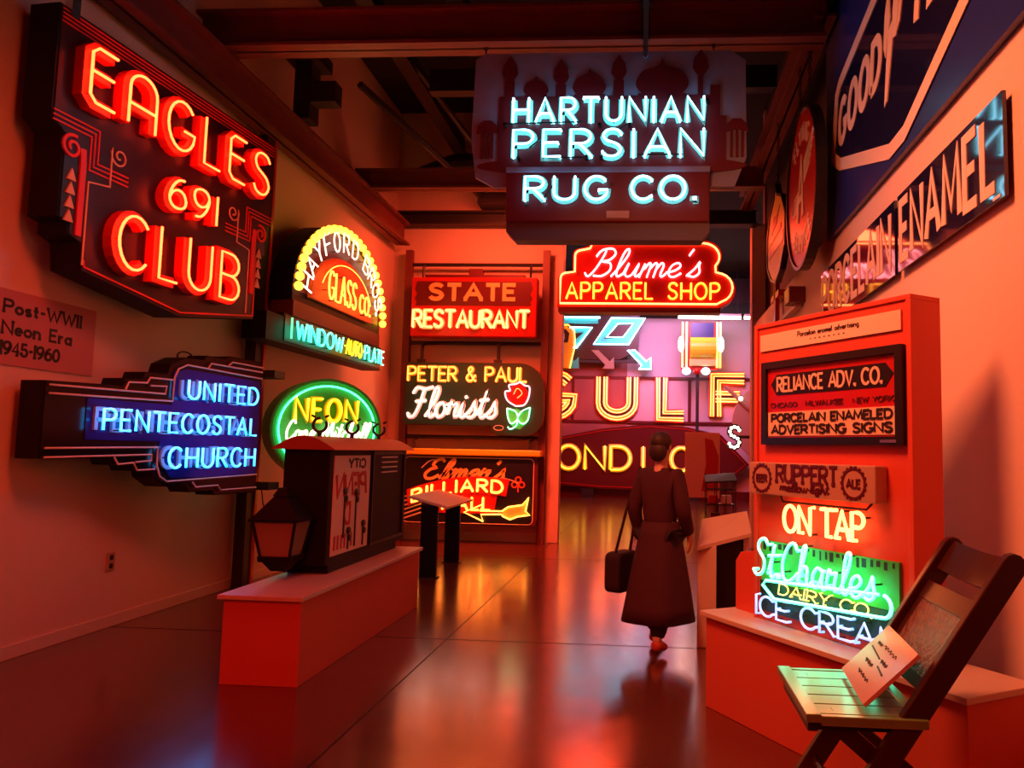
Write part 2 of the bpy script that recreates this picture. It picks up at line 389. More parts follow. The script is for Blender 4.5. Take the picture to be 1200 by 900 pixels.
def layout(text, x0, x1, z0, z1, font=CAPS, gap=.16, slant=0, warp=None, space=.34, shape=None):
    """the strokes of each letter of text, fitted into the box x0..x1, z0..z1"""
    ws = [font[c][0] if c != ' ' else space for c in text]
    tot = sum(ws) + gap*(len(text)-1) + slant
    sx = (x1-x0)/tot; sz = z1-z0; x = 0; out = []
    for c, cw in zip(text, ws):
        if c != ' ':
            st = []
            for s in font[c][1]:
                q = [(x0 + (x + px + slant*pz)*sx, z0 + pz*sz) for px, pz in s]
                if warp: q = [warp(*p) for p in q]
                st.append(q)
            out.append((c, st))
        x += cw + gap
    return out
def serifs(lay, w):
    """adds short end bars to the upright strokes of a laid-out word"""
    out = []
    for c, st in lay:
        st = list(st)
        for s in list(st):
            for a, b in ((s[0], s[1]), (s[-1], s[-2])):
                dx, dz = b[0]-a[0], b[1]-a[1]
                if abs(dz) > 1.5*abs(dx): st.append([(a[0]-w, a[1]), (a[0]+w, a[1])])
        out.append((c, st))
    return out
def neon_word(t, lay, m, off, r, back=0, n=6, name='neon_letter', stub=True):
    for c, st in lay:
        mb = MB()
        for s in st:
            p = [(x, back-off, z) for x, z in s]
            closed = len(s) > 4 and abs(s[0][0]-s[-1][0]) < 1e-5 and abs(s[0][1]-s[-1][1]) < 1e-5
            if stub and not closed:
                p = [(s[0][0], back-off*.35, s[0][1])] + p + [(s[-1][0], back-off*.35, s[-1][1])]
            mb.tube(p, r, n)
        t.part(name, mb, m, smooth=True)
    # glass stand-offs that hold the tubing off the face
    sup = MB()
    for c, st in lay:
        for s in st[:1]:
            q = s[len(s)//2]; sup.tube([(q[0], back, q[1]), (q[0], back-off+r, q[1])], r*.5, 4)
    t.part('tube_support', sup, 'black_steel')
def painted(t, lay, m, width, back=0, th=.004, name='lettering', split=False):
    if split:
        for c, st in lay:
            mb = MB()
            for s in st: mb.ribbon(s, width, back-th, back)
            t.part(name, mb, m)
        return
    mb = MB()
    for c, st in lay:
        for s in st: mb.ribbon(s, width, back-th, back)
    return t.part(name, mb, m)
def rrect(x0, x1, z0, z1, r, n=5):
    return arc(x1-r, z1-r, r, r, 0, 90, n) + arc(x0+r, z1-r, r, r, 90, 180, n) + arc(x0+r, z0+r, r, r, 180, 270, n) + arc(x1-r, z0+r, r, r, 270, 360, n)
def neon_line(t, path, m, off, r, back=0, closed=False, name='neon_border', n=6):
    t.part(name, MB().tube([(x, back-off, z) for x, z in path], r, n, closed), m, smooth=True)
def chain(mb, p, q, r=.012):
    p = Vector(p); q = Vector(q); L = (q-p).length; k = max(2, int(L/.05)); d = (q-p)/k
    for i in range(k):
        c = p + d*(i+.5); a = d.length*.62
        side = Vector((1, 0, 0)) if i % 2 else Vector((0, 1, 0))
        dn = d.normalized()
        mb.tube([c + dn*a*cos(x*pi/4) + side*a*.45*sin(x*pi/4) for x in range(8)], r*.5, 4, True)

# ================================================================== THE SETTING
structure('floor', MB().box(-11, 11, -3, 27, -.1, 0), 'floor')
jt = MB()
for y in (1.6, 6.32, 11.1, 15.9): jt.box(-4.5, 10, y-.006, y+.006, 0, .0012)
for x in (-1.62, 3.2): jt.box(x-.005, x+.005, -2, 26, 0, .0011)
structure('trim_1', jt, 'black_matt')                      # saw-cut floor joints
structure('wall_left', MB().box(-4.75, -4.5, -3, 13, 0, 7.6), 'wall')
structure('wall_back', MB().box(-4.75, -1.52, 13, 13.2, 0, 7.6), 'wall')
structure('baseboard_back', MB().box(-4.5, -1.52, 12.985, 13, 0, .14), 'trim', .004)
structure('baseboard_left', MB().box(-4.5, -4.488, -3, 13, 0, .10), 'trim', .004)
structure('wall_right', MB().box(1.75, 1.95, -3, 12.9, 0, 3.72), 'wall')
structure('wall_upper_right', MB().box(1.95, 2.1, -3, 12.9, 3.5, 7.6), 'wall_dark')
structure('trim_2', MB().box(1.70, 1.93, 12.9, 13.15, 0, 5.45), 'trim', .01)        # end post of the enamel wall
structure('trim_3', MB().box(-1.66, -1.50, 12.96, 13.22, 0, 5.3), 'trim', .01)      # jamb of the wide opening
structure('wall_rear', MB().box(-4.75, 2.1, -3.2, -3, 0, 7.6), 'wall_dark')
structure('wall_far', MB().box(-11, 11, 26, 26.2, 0, 6.1), 'far_wall')
structure('wall_far_left', MB().box(-11.2, -11, 13, 26.2, 0, 7.6), 'far_wall')
structure('wall_far_right', MB().box(11, 11.2, 13, 26.2, 0, 7.6), 'far_wall')
structure('wall_side', MB().box(1.93, 11, 13, 13.2, 0, 7.6), 'wall')
structure('ceiling', MB().box(-11.2, 11.2, -3.2, 26.2, 7.5, 7.7), 'ceiling')
gr = MB()
for z in (2.55, 4.05): gr.box(-10, 10, 25.93, 26, z-.045, z+.045)
for x in (-5, -2.6, -.75, 1.35, 3.6): gr.box(x-.05, x+.05, 25.94, 26, 2.55, 4.05)
structure('trim_4', gr, 'dark_red')                        # dark frames of the panelled far wall
M['maroon_board'] = mat('maroon wall boards', (.30, .10, .10), .7)
structure('trim_6', MB().box(-10.9, -.76, 25.962, 26, .3, 4.95), 'maroon_board')
structure('trim_5', MB().box(-11, 11, 25.2, 25.9, 6.16, 6.5), 'ceiling')
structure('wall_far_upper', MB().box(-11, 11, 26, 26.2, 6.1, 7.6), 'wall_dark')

def ibeam(name, a, b, z0, z1, wd, m='steel', axis='x'):
    """a steel I-beam running along x or along y"""
    mb = MB(); t = .035; c0, c1, k = a[0], b[0], a[1]
    def bx(u0, u1, v0, v1, w0, w1): mb.box(u0, u1, v0, v1, w0, w1) if axis == 'x' else mb.box(v0, v1, u0, u1, w0, w1)
    bx(c0, c1, k-wd/2, k+wd/2, z0, z0+t); bx(c0, c1, k-wd/2, k+wd/2, z1-t, z1); bx(c0, c1, k-.012, k+.012, z0, z1)
    return structure(name, mb, m)
ibeam('ceiling_beam', (-4.5, 7.05), (1.6, 7.05), 5.42, 5.80, .26)
ibeam('ceiling_beam', (-4.4, 10.9), (1.6, 10.9), 5.36, 5.66, .2)
ibeam('ceiling_beam', (-4.5, 12.8), (1.75, 12.8), 5.38, 5.62, .24, 'black_steel')
ibeam('ceiling_beam', (-1.0, -4.28), (12.75, -4.28), 5.02, 5.40, .24, axis='y')
ibeam('ceiling_beam', (6.9, 1.58), (12.9, 1.58), 5.60, 5.95, .2, axis='y')
ibeam('ceiling_beam', (-3, 1.62), (6.9, 1.62), 5.95, 6.3, .2, axis='y')
for y, x0, x1 in ((8.6, -3.2, 1.6), (9.8, -3.0, 1.6), (4.6, -3.4, 1.6)):
    structure('ceiling_truss', MB().box(x0, x1, y-.06, y+.06, 6.35, 6.62).box(x0, x1, y-.09, y+.09, 6.3, 6.34), 'black_steel')
for x in (-3.35, -2.3, -1.0, .4):
    structure('ceiling_truss', MB().box(x-.06, x+.06, 2, 12.9, 6.7, 6.95).box(x-.1, x+.1, 2, 12.9, 6.66, 6.7), 'black_steel')
# black ducts and hangers high against the back wall
dk = MB(); dk.tube([(-3.9, 12.2, 5.98), (-3.3, 12.25, 6.25), (-2.6, 12.3, 6.3), (-1.6, 12.3, 6.3)], .18, 12)
structure('ceiling_duct', dk, 'black_steel')
structure('ceiling_duct', MB().box(-2.9, -2.15, 12.3, 12.95, 5.62, 6.05), 'black_steel')
structure('ceiling_duct', MB().box(-4.25, -4.05, 8.5, 8.75, 5.4, 6.3).box(-4.35, -3.95, 8.4, 8.85, 6.1, 6.25).box(-4.05, -3.75, 8.5, 8.7, 5.6, 5.85), 'black_steel')
dd = MB(); dd.tube([(-3.9, 9.6, 6.35), (-2.7, 12.7, 5.65)], .05, 6); dd.tube([(-3.4, 9.6, 6.9), (-2.2, 12.7, 5.65)], .045, 6)
structure('ceiling_brace', dd, 'black_steel')
# outer hall floor rail below the far signs
structure('baseboard_far', MB().box(-10, 10, 25.9, 26, 0, .3), 'dark_red')

# ================================================================== LARGE THINGS: PLINTHS AND KIOSK
t = Thing('display_plinth', 'long low painted plinth carrying the black lantern cabinet', 'plinth', (-2.49, 6.22, 0), group='display plinths')
t.part('body', MB().box(-.26, .26, -1.28, 1.30, 0, .545), 'plinth', bevel=.004)
t.part('top_board', MB().box(-.285, .285, -1.32, 1.34, .545, .575), 'plinth_top', bevel=.004)

KU = (.52, -.854); KR = heading(KU)
t = Thing('display_plinth', 'angled painted plinth under the tall board of neon and enamel signs', 'plinth', (.33, 4.93, 0), KR, 'display plinths', base=(.9, .25, 0))
t.part('body', MB().box(.03, 1.86, .03, .46, 0, .545), 'plinth', bevel=.004)
t.part('top_board', MB().box(0, 1.88, 0, .48, .545, .575), 'plinth_top', bevel=.004)
t = Thing('backing_board', 'low slope-topped board standing on the plinth behind the tall sign board', 'board', (.565, 5.03, .575), KR)
t.part('panel', MB().prism([(0, 0), (.22, 0), (.22, .385), (.05, .36), (0, .30)], 0, .03), 'kiosk', bevel=.003)

KO = (.67, 4.76, .575)
def kiosk_thing(name, label, cat, base, out=0):
    g_ = 0 if name == 'sign_kiosk' else .004
    return Thing(name, label, cat, (KO[0]-.854*g_, KO[1]-.52*g_, KO[2]), KR, base=base)
t = kiosk_thing('sign_kiosk', 'tall orange-red display board standing on the angled plinth', 'display board', (.55, .1, 0))
t.part('board', MB().box(0, 1.12, 0, .2, 0, 1.745), 'kiosk', bevel=.005)
t.part('edge_trim', MB().box(-.03, 0, -.012, .2, 0, 1.745).box(1.12, 1.15, -.012, .2, 0, 1.745).box(-.03, 1.15, -.012, .2, 1.745, 1.77), 'kiosk', bevel=.003)
lb = t.part('heading_label', MB().box(.03, 1.09, -.012, 0, 1.60, 1.70), 'paper', label='pale heading strip with dark printing')
mb = MB()
for a, b, c, d, s in (('Porcelain enamel advertising', .36, .82, 1.655, .028), ('- - - - - - - -', .46, .72, 1.622, .018)):
    for ch, st in layout(a, b, c, d, d+s, PRINT, gap=.2):
        for q in st: mb.ribbon(q, .005, -.014, -.012)
t.part('lettering', mb, 'ink', lb)

# Reliance enamel sign
t = kiosk_thing('enamel_sign', 'black framed red and cream enamel sign for porcelain advertising signs on the tall board', 'sign', (.6, 0, 1.05))
t.part('frame', MB().ribbon([(.09, 1.055), (1.09, 1.055), (1.09, 1.505), (.09, 1.505)], .045, -.035, 0, True), 'black')
p = t.part('face', MB().box(.11, 1.08, -.014, 0, 1.07, 1.49), 'red_face')
t.part('cream_band', MB().box(.115, 1.075, -.018, -.014, 1.085, 1.225), 'cream')
t.part('name_plaque', MB().prism([(.14, 1.39), (.19, 1.445), (1.0, 1.445), (1.05, 1.39), (1.0, 1.325), (.19, 1.325)], -.018, -.014), 'black')
painted(t, layout('RELIANCE ADV. CO.', .2, .98, 1.345, 1.425), 'paper', .014, -.018)
painted(t, layout('PORCELAIN ENAMELED', .15, 1.04, 1.168, 1.212), 'ink', .012, -.018)
painted(t, layout('ADVERTISING SIGNS', .15, 1.04, 1.10, 1.146), 'ink', .012, -.018)
painted(t, layout('CHICAGO   MILWAUKEE   NEW YORK', .14, 1.05, 1.252, 1.278), 'dark_red', .006, -.014)
t.part('maker_tab', MB().box(.98, 1.08, -.040, -.035, 1.045, 1.06), 'chrome')

# Ruppert sign with ON TAP neon
t = kiosk_thing('neon_sign', 'tan beer sign with orange neon ON TAP hanging under it', 'neon sign', (.5, 0, .55))
t.part('tin_box', MB().box(.02, .99, -.085, 0, .745, .93), 'tan', bevel=.006)
mb = MB()
for ch, st in serifs(layout('RUPPERT', .27, .74, .825, .915), .012):
    for q in st: mb.ribbon(q, .017, -.089, -.085)
t.part('lettering', mb, 'dark_red')
painted(t, layout('mellow-light', .30, .68, .775, .825, SCRIPT, gap=.0), 'dark_red', .008, -.085)
for cx, word in ((.14, 'BEER'), (.85, 'ALE')):
    mb = MB(); mb.ribbon(arc(cx, .838, .075, .075, 0, 360, 24), .012, -.089, -.085, True)
    for k in range(18):
        a = 2*pi*k/18; mb.ribbon([(cx+.08*cos(a), .838+.08*sin(a)), (cx+.088*cos(a), .838+.088*sin(a))], .012, -.089, -.085)
    for ch, st in layout(word, cx-.045, cx+.045, .818, .858):
        for q in st: mb.ribbon(q, .009, -.089, -.085)
    t.part('badge', mb, 'dark_red')
t.part('tube_rail', MB().tube([(.25, -.04, .745), (.28, -.05, .71), (.9, -.05, .71), (.93, -.04, .745)], .006, 6), 'black_steel')
neon_word(t, layout('ON TAP', .29, .88, .545, .69, gap=.14), 'n_warm', .05, .011)

# St. Charles dairy sign
t = kiosk_thing('neon_sign', 'green dairy sign with cyan script over ice blue ICE CREAM neon', 'neon sign', (.55, 0, .05))
t.part('back_panel', MB().box(.06, 1.07, -.02, 0, .235, .47), 'lit_green')
t.part('lower_panel', MB().box(.04, 1.05, -.015, 0, .06, .235), 'green_face')
bot = MB()
for i in range(22): bot.box(.08+.045*i+random.uniform(-.01, .01), .10+.045*i, -.0215, -.02, .44+random.uniform(-.03, .01), .462)
t.part('edge_stain', bot, 'ink')  # dark chips in the paint along the top edge
neon_word(t, layout('St. Charles', .05, 1.0, .275, .49, SCRIPT, gap=.02, slant=.1, space=.02), 'n_cyan', .06, .0095, -.02)
neon_line(t, [(1.0, .312), (.17, .252), (.14, .225), (.24, .158), (1.0, .205)] + arc(1.02, .26, .055, .055, -70, 80, 8), 'n_cyan', .06, .0095, -.02)
neon_word(t, layout('DAIRY CO.', .24, .94, .185, .245, slant=.1), 'n_yellow', .03, .004, -.02)
neon_word(t, layout('ICE CREAM', .06, 1.12, .045, .155), 'n_ice', .05, .0075, -.015)

# ================================================================== SIGNS ON THE DARK SIDE WALL
# -- the big club sign
EU = (.1033, .9947); ER = heading(EU)
t = Thing('neon_sign', 'huge black stepped club sign in red neon with the number 691', 'neon sign', (-4.05, 6.0, 0), ER, base=(.2, 0, 2.6))
X0, X1 = -1.13, 1.47
outl = [(X0, 4.62), (X1, 4.62), (X1, 3.80), (1.40, 3.76), (1.40, 3.45), (1.27, 3.42), (1.27, 2.78), (.24, 2.62), (-.80, 2.78), (-.82, 2.98), (-.93, 3.02), (-.93, 3.1), (-1.02, 3.12), (-1.02, 3.72), (X0, 3.8)]
t.part('cabinet', MB().prism(outl, .0, .24), 'black_matt')
t.part('face', MB().prism([(x*.985+.003, .02+z*.9945) for x, z in outl], -.006, 0), 'club_face')
t.part('wall_bracket', MB().box(-.8, -.74, .24, .42, 4.2, 4.28).box(.9, .96, .24, .60, 4.2, 4.28).box(.9, .96, .24, .6, 3.0, 3.08).box(-.6, -.54, .24, .46, 3.0, 3.08), 'black_steel')
mb = MB()
for k in range(4): mb.ribbon([(X0+.02, 4.50+.03*k), (X1-.02, 4.50+.03*k)], .008, -.012, -.006)
t.part('stripe_moulding', mb, 'red_letter')
for sgn, ox in ((1, -1.12), (-1, 1.46)):
    f = lambda pts: [(ox + sgn*x, z) for x, z in pts]
    mb = MB()
    for k in range(3):
        d = .035*k
        mb.ribbon(f([(.0, 3.85-d), (.40-d, 3.85-d), (.40-d, 3.60-d), (.70, 3.60-d)]), .011, -.012, -.006)
    t.part('stepped_band', mb, 'red_letter')
    sp = [(.60+.085*(1-k/26)*cos(k*.42+2.6), 3.73+.085*(1-k/26)*sin(k*.42+2.6)) for k in range(22)]
    mb = MB(); mb.ribbon(f([(.33, 2.82), (.33, 3.44), (.525, 3.47)] + [(.525, 3.70)] + sp), .012, -.014, -.006)
    t.part('scroll_line', mb, 'cream')
    mb = MB(); vol = [(.17+.09*(1-k/30)*cos(1.2+k*.4), 3.64+.09*(1-k/30)*sin(1.2+k*.4)) for k in range(24)]
    mb.ribbon(f(vol), .022, -.02, -.006); mb.ribbon(f([(.26, 3.66), (.27, 3.55), (.27, 3.02)]), .05, -.02, -.006)
    t.part('volute', mb, 'red_letter')
    for k in range(4):
        z = 3.44-.1*k; mb = MB(); mb.prism(f([(.14, z-.04), (.22, z-.04), (.18, z+.05)]), -.02, -.006)
        t.part('triangle', mb, 'cream')
t.part('lower_edge_moulding', MB().ribbon([(-.78, 2.86), (-.77, 2.81), (.24, 2.66), (1.24, 2.81), (1.24, 3.4)], .014, -.014, -.006), 'red_letter')
OFF = .115
for word, a, b, z0, z1 in (('EAGLES', -.94, 1.24, 3.99, 4.40), ('691', -.10, .50, 3.49, 3.75), ('CLUB', -.58, .86, 2.87, 3.29)):
    lay = layout(word, a, b, z0, z1, DECO, gap=.30)
    for c, st in lay:
        mb = MB()
        for s in st: mb.ribbon(s, .085 if word != '691' else .065, -.085, -.006)
        t.part('channel_letter', mb, 'red_letter')
    neon_word(t, lay, 'n_red', OFF, .0105, stub=False)
t.part('conduit_bracket', MB().box(-1.06, -.99, -.03, .03, 4.56, 4.72), 'chrome')

# -- wall text panel and outlet
t = Thing('text_panel', 'flat printed wall text about the Post-WWII Neon Era', 'wall text', (-4.5, 0, 0), pi/2, base=(5.3, 0, 2.05))
t.part('card', MB().box(4.6, 5.88, -.012, 0, 2.07, 2.6), 'rose_panel')
mb = MB()
for s, a, b, z in (('Post-WWII', 4.99, 5.72, 2.44), ('Neon Era', 4.99, 5.63, 2.29), ('1945-1960', 4.99, 5.52, 2.145)):
    for ch, st in serifs(layout(s, a, b, z, z+.085, PRINT, gap=.2), .012):
        for q in st: mb.ribbon(q, .02, -.014, -.012)
t.part('lettering', mb, 'ink')
t = Thing('wall_outlet', 'small outlet plate low on the plain wall beyond the text panel', 'outlet', (-4.5, 0, 0), pi/2, base=(6.27, 0, .47))
t.part('plate', MB().box(6.22, 6.32, -.012, 0, .47, .62), 'tan', bevel=.004)
t.part('socket', MB().box(6.25, 6.29, -.016, -.012, .56, .60).box(6.25, 6.29, -.016, -.012, .49, .53), 'black')

# -- steel post carrying the wall signs
t = Thing('support_post', 'slim black steel post with red edge behind the blue church sign', 'post', (-4.38, 8.2, 0))
t.part('post', MB().box(-.06, .06, -.1, .1, 0, 5.02), 'black_steel')
t.part('edge_strip', MB().box(.06, .075, .05, .1, 0, 5.02), 'red_face')
t.part('arm', MB().box(-.08, .3, -.12, .12, 2.28, 2.36).box(-.08, .3, -.12, .12, 1.06, 1.14), 'black_steel')
cb = MB(); cb.tube([(.09+.03*sin(k*.5), .14+.10*cos(k*.5), .62+.13*sin(k*.5)) for k in range(26)], .007, 5)
cb.tube([(.07, -.13, 1.1), (.06, -.17, .8), (.06, -.15, .5), (.07, -.11, .2)], .007, 5)
single('power_cable', MB().tube([(-4.25+.03*sin(k*.5), 8.42+.10*cos(k*.5), .62+.13*sin(k*.5)) for k in range(26)] + [(-4.26, 8.34, .9), (-4.27, 8.31, 1.05)], .007, 5), 'rubber',
       'loop of black cable hanging on the slim black post', 'cable', (-4.25, 8.42, .5))

# -- the church sign
PU = (.1509, .9886); PR = heading(PU)
t = Thing('neon_sign', 'dark stepped church sign with three lines of blue neon', 'neon sign', (-4.15, 5.6, 0), PR, base=(.7, 0, 1.1))
outl = [(-.52, 1.97), (.14, 1.99), (.16, 2.05), (.34, 2.06), (.36, 2.12), (.60, 2.13), (.63, 2.22), (.78, 2.29), (1.02, 2.30), (1.05, 2.34), (1.30, 2.34), (1.34, 2.37), (1.83, 2.37),
        (1.83, 1.08), (1.26, 1.08), (1.24, 1.12), (.94, 1.12), (.90, 1.17), (.66, 1.18), (.52, 1.26), (.50, 1.31), (.30, 1.32), (.28, 1.36), (.12, 1.37), (.09, 1.42), (-.52, 1.42)]
t.part('cabinet', MB().prism(outl, 0, .2), 'black_matt')
t.part('side_face', MB().prism([(x*.99+.005, z*.985+.026) for x, z in outl], -.005, 0), 'black_gloss')
t.part('glass_face', MB().prism([(-.17, 1.56), (-.17, 1.87), (.66, 1.87), (.66, 2.15), (.8, 2.19), (1.82, 2.17), (1.82, 1.25), (.7, 1.25), (.55, 1.4), (.55, 1.56)], -.012, -.005), 'deep_blue')
for pts in ([(-.5, 1.94), (.56, 1.955), (.57, 2.02), (.40, 2.01)], [(-.5, 1.88), (.645, 1.90), (.65, 2.1), (.69, 2.18), (.79, 2.225), (1.80, 2.20)], [(.15, 1.96), (.18, 2.02), (.36, 2.03), (.39, 2.075), (.63, 2.08)],
            [(1.04, 2.22), (1.08, 2.27), (1.80, 2.265)], [(1.31, 2.28), (1.36, 2.315), (1.80, 2.31)],
            [(-.5, 1.495), (.52, 1.51), (.52, 1.36), (.56, 1.27), (.64, 1.225), (1.80, 1.255)], [(-.5, 1.43), (.46, 1.45), (.46, 1.40), (.3, 1.39)], [(.09, 1.43), (.13, 1.375), (.28, 1.385), (.32, 1.325), (.5, 1.33)], [(.94, 1.21), (.98, 1.165), (1.26, 1.17), (1.30, 1.125), (1.80, 1.13)]):
    t.part('outline_tube', MB().tube([(x, -.03, z) for x, z in pts], .008, 6), 'cream', label='unlit pale outline tube')
for word, a, b, z0, z1 in (('UNITED', .74, 1.66, 1.93, 2.09), ('PENTECOSTAL', -.10, 1.66, 1.635, 1.795), ('CHURCH', .57, 1.66, 1.34, 1.51)):
    lay = layout(word, a, b, z0, z1, gap=.28)
    for c, st in lay:
        mb = MB()
        for s in st: mb.ribbon(s, .032, -.035, -.012)
        t.part('channel_letter', mb, 'blue_letter')
    neon_word(t, lay, 'n_blue', .10, .011, stub=False)
t.part('wall_bracket', MB().box(.2, .28, .2, .385, 1.9, 1.96).box(1.4, 1.48, .2, .565, 1.9, 1.96).box(.2, .28, .2, .385, 1.5, 1.56).box(1.4, 1.48, .2, .565, 1.5, 1.56), 'black_steel')
t.part('top_loop', MB().tube([(.9+.09*cos(a*.3), .1, 2.31+.045*sin(a*.3)) for a in range(22)], .008, 5), 'rubber')

# -- arched glass company sign
t = Thing('neon_sign', 'arched glass company sign edged with amber bulbs on the wall', 'neon sign', (-4.0, 8.7, 0), heading((.02, 1)), base=(.85, 0, 2.6))
CX, CZ, RX, RZ = .86, 3.30, 1.30, 1.0
t.part('arch_cabinet', MB().prism([(x, z) for x, z in arc(CX, CZ, RX+.02, RZ+.02, 0, 180, 28)] + [(CX-RX-.02, 3.18), (CX+RX+.02, 3.18)], 0, .27), 'black_matt')
t.part('arch_face', MB().prism(arc(CX, CZ, RX-.06, RZ-.06, 0, 180, 28), -.006, 0), 'dark_red')
t.part('sunrise_panel', MB().prism(arc(.82, 3.27, .93, .66, 0, 180, 24), -.05, -.006), 'orange_face')
t.part('sill_panel', MB().box(-.44, 2.18, -.01, .26, 3.0, 3.18), 'maroon')
t.part('lower_cabinet', MB().box(-.62, 2.28, 0, .27, 2.66, 3.00), 'black_matt')
t.part('lower_face', MB().box(-.60, 2.26, -.008, 0, 2.69, 2.98), 'green_face')
t.part('wall_bracket', MB().box(.2, .3, .27, .5, 3.2, 3.3).box(1.4, 1.5, .27, .53, 3.2, 3.3).box(.2, .3, .27, .5, 2.75, 2.85).box(1.4, 1.5, .27, .53, 2.75, 2.85), 'black_steel')
t.part('transformer_box', MB().box(-.98, -.62, .0, .27, 2.66, 2.96), 'black_matt')
for k in range(27):
    a = radians(2+176*k/26)
    for rr in (1.0,):
        x = CX+RX*rr*cos(a); z = CZ+RZ*rr*sin(a)
        b = t.part('bulb', MB().ball((x, -.06, z), .052, 8, 6), 'bulb', smooth=True)
        t.part('socket', MB().tube([(x, 0, z), (x, -.03, z)], .03, 8), 'gold', b)
for word, a0, a1 in (('HAYFORD', 172, 80), ('BROS.', 58, 5)):
    n_ = len(word)
    for i, c in enumerate(word):
        a = a0+(a1-a0)*i/(n_-1); ca, sa = cos(radians(a)), sin(radians(a))
        bx, bz = CX+1.0*ca, CZ+.72*sa
        tx, tz = 1.0*sa, -.72*ca; L = math.hypot(tx, tz); tx /= L; tz /= L
        W, H = .17, .24; gw = max(CAPS[c][0], .3)
        neon_word(t, [(c, [[(bx+(px-gw/2)/gw*W*tx - pz*H*tz - 0, bz+(px-gw/2)/gw*W*tz + pz*H*tx) for px, pz in s] for s in CAPS[c][1]])], 'n_white', .07, .011, stub=False)
neon_word(t, layout('GLASS', .16, .98, 3.32, 3.66, gap=.2), 'n_orange', .09, .014, -.05, stub=False)
neon_word(t, layout('CO.', 1.10, 1.46, 3.32, 3.56, gap=.2), 'n_orange', .09, .014, -.05, stub=False)
neon_word(t, layout('WINDOW', -.46, .78, 2.74, 2.93, gap=.2), 'n_cyan', .07, .013, -.008, stub=False)
neon_word(t, layout('*AUTO*', .84, 1.44, 2.74, 2.93, gap=.2), 'n_yellow', .07, .012, -.008, stub=False)
neon_word(t, layout('PLATE', 1.50, 2.2, 2.74, 2.93, gap=.2), 'n_cyan', .07, .013, -.008, stub=False)
neon_line(t, [(-.56, 2.72), (-.56, 2.95)], 'n_green', .06, .012, -.008)
neon_line(t, arc(.82, 3.3, .80, .54, 20, 160, 16), 'n_orange', .05, .007, -.05, name='neon_arch')

# -- round sign
t = Thing('neon_sign', 'round green rimmed sign with yellow NEON over white script', 'neon sign', (-4.08, 9.6, 0), heading((.75, .66)), base=(0, 0, 1.1))
t.o.scale = (.9, .9, .9); t.o.location = Vector((0, 0, 1.55)) + .9*(Vector((-4.12, 9.6, 1.1))-Vector((0, 0, 1.55)))
CZ = 1.76
t.part('drum', MB().prism(arc(0, CZ, .70, .64, 0, 360, 40)[:-1], 0, .36), 'lit_green')
t.part('face', MB().prism(arc(0, CZ, .64, .58, 0, 360, 40)[:-1], -.01, 0), 'lit_green')
t.part('rim', MB().ribbon(arc(0, CZ, .69, .63, 0, 360, 40), .035, -.05, 0, True), 'lit_green')
neon_line(t, arc(0, CZ, .61, .55, 0, 360, 40)[:-1], 'n_cyan', .06, .013, closed=True, name='neon_ring')
lay = layout('NEON', -.42, .36, 1.86, 2.14, gap=.3)
for c, st in lay:
    mb = MB()
    for s in st: mb.ribbon(s, .06, -.07, -.01)
    t.part('channel_letter', mb, 'yellow')
neon_word(t, lay, 'n_yellow', .10, .016, stub=False)
neon_word(t, layout('Cone Mitchell', -.54, .54, 1.62, 1.86, SCRIPT, gap=.04, slant=.2), 'n_white', .10, .015, stub=False)
t.part('stand_leg', MB().box(-.4, -.3, .05, .15, -.15, 1.3).box(.3, .4, .05, .15, -.15, 1.3), 'black_steel')
t.part('foot_plate', MB().box(-.5, -.2, -.1, .3, -.172, -.15).box(.2, .5, -.1, .3, -.172, -.15), 'black_steel')

# ================================================================== BLACK LANTERN CABINET ON THE PLINTH
t = Thing('lantern_cabinet', 'black tin cabinet with ring handles and a coach lantern on its end', 'cabinet', (-2.60, 6.65, .575))
t.part('base', MB().box(-.16, .16, -.82, .78, 0, .07), 'black_matt', bevel=.006)
t.part('body', MB().box(-.18, .18, -.92, .94, .07, .96), 'black_matt', bevel=.008)
prof = [(-.25, .945)] + [(-.23+.46*i/12, .96+.09*sin(pi*i/12)) for i in range(13)] + [(.25, .945)]
rf = MB().prism(prof, -1.0, 1.0)
t.part('roof', rf, 'roof_red')
for y in (-.72, -.05, .62):
    mb = MB(); mb.tube([(0, y, 1.03), (0, y, 1.085)], .018, 8)
    mb.tube([(.055*cos(a), y, 1.14+.055*sin(a)) for a in [radians(-60+ k*300/14 + 150) for k in range(15)]], .012, 6)
    mb.tube([(-.04, y, 1.20), (-.07, y, 1.215)], .01, 6); mb.tube([(.04, y, 1.20), (.07, y, 1.215)], .01, 6)
    t.part('ring_handle', mb, 'black_steel')
pn = t.part('lettered_panel', MB().box(.18, .188, -.84, -.08, .13, .90), 'paper', label='pale panel with mirrored worn red lettering')
mir = lambda lay: [(c, [[(-x, z) for x, z in s] for s in st]) for c, st in lay]
def side_word(word, y0, y1, z0, z1, m, w, slant=0):       # seen from behind: mirrored along y
    mb = MB(); mb.M = Matrix.Translation((.188, 0, 0)) @ Matrix.Rotation(pi/2, 4, 'Z')
    for c, st in layout(word, -y1, -y0, z0, z1, slant=slant):
        for s in st: mb.ribbon([(-x, z) for x, z in s], w, -.004, 0)
    t.part('lettering', mb, m, pn)
side_word('CITY', -.56, -.20, .80, .87, 'ink', .018)
side_word('PENN', -.80, -.16, .58, .75, 'red_face', .034, .15)
side_word('D', -.62, -.50, .36, .52, 'red_face', .03)
side_word('IIIIII', -.80, -.44, .17, .28, 'red_face', .024)
mb = MB()
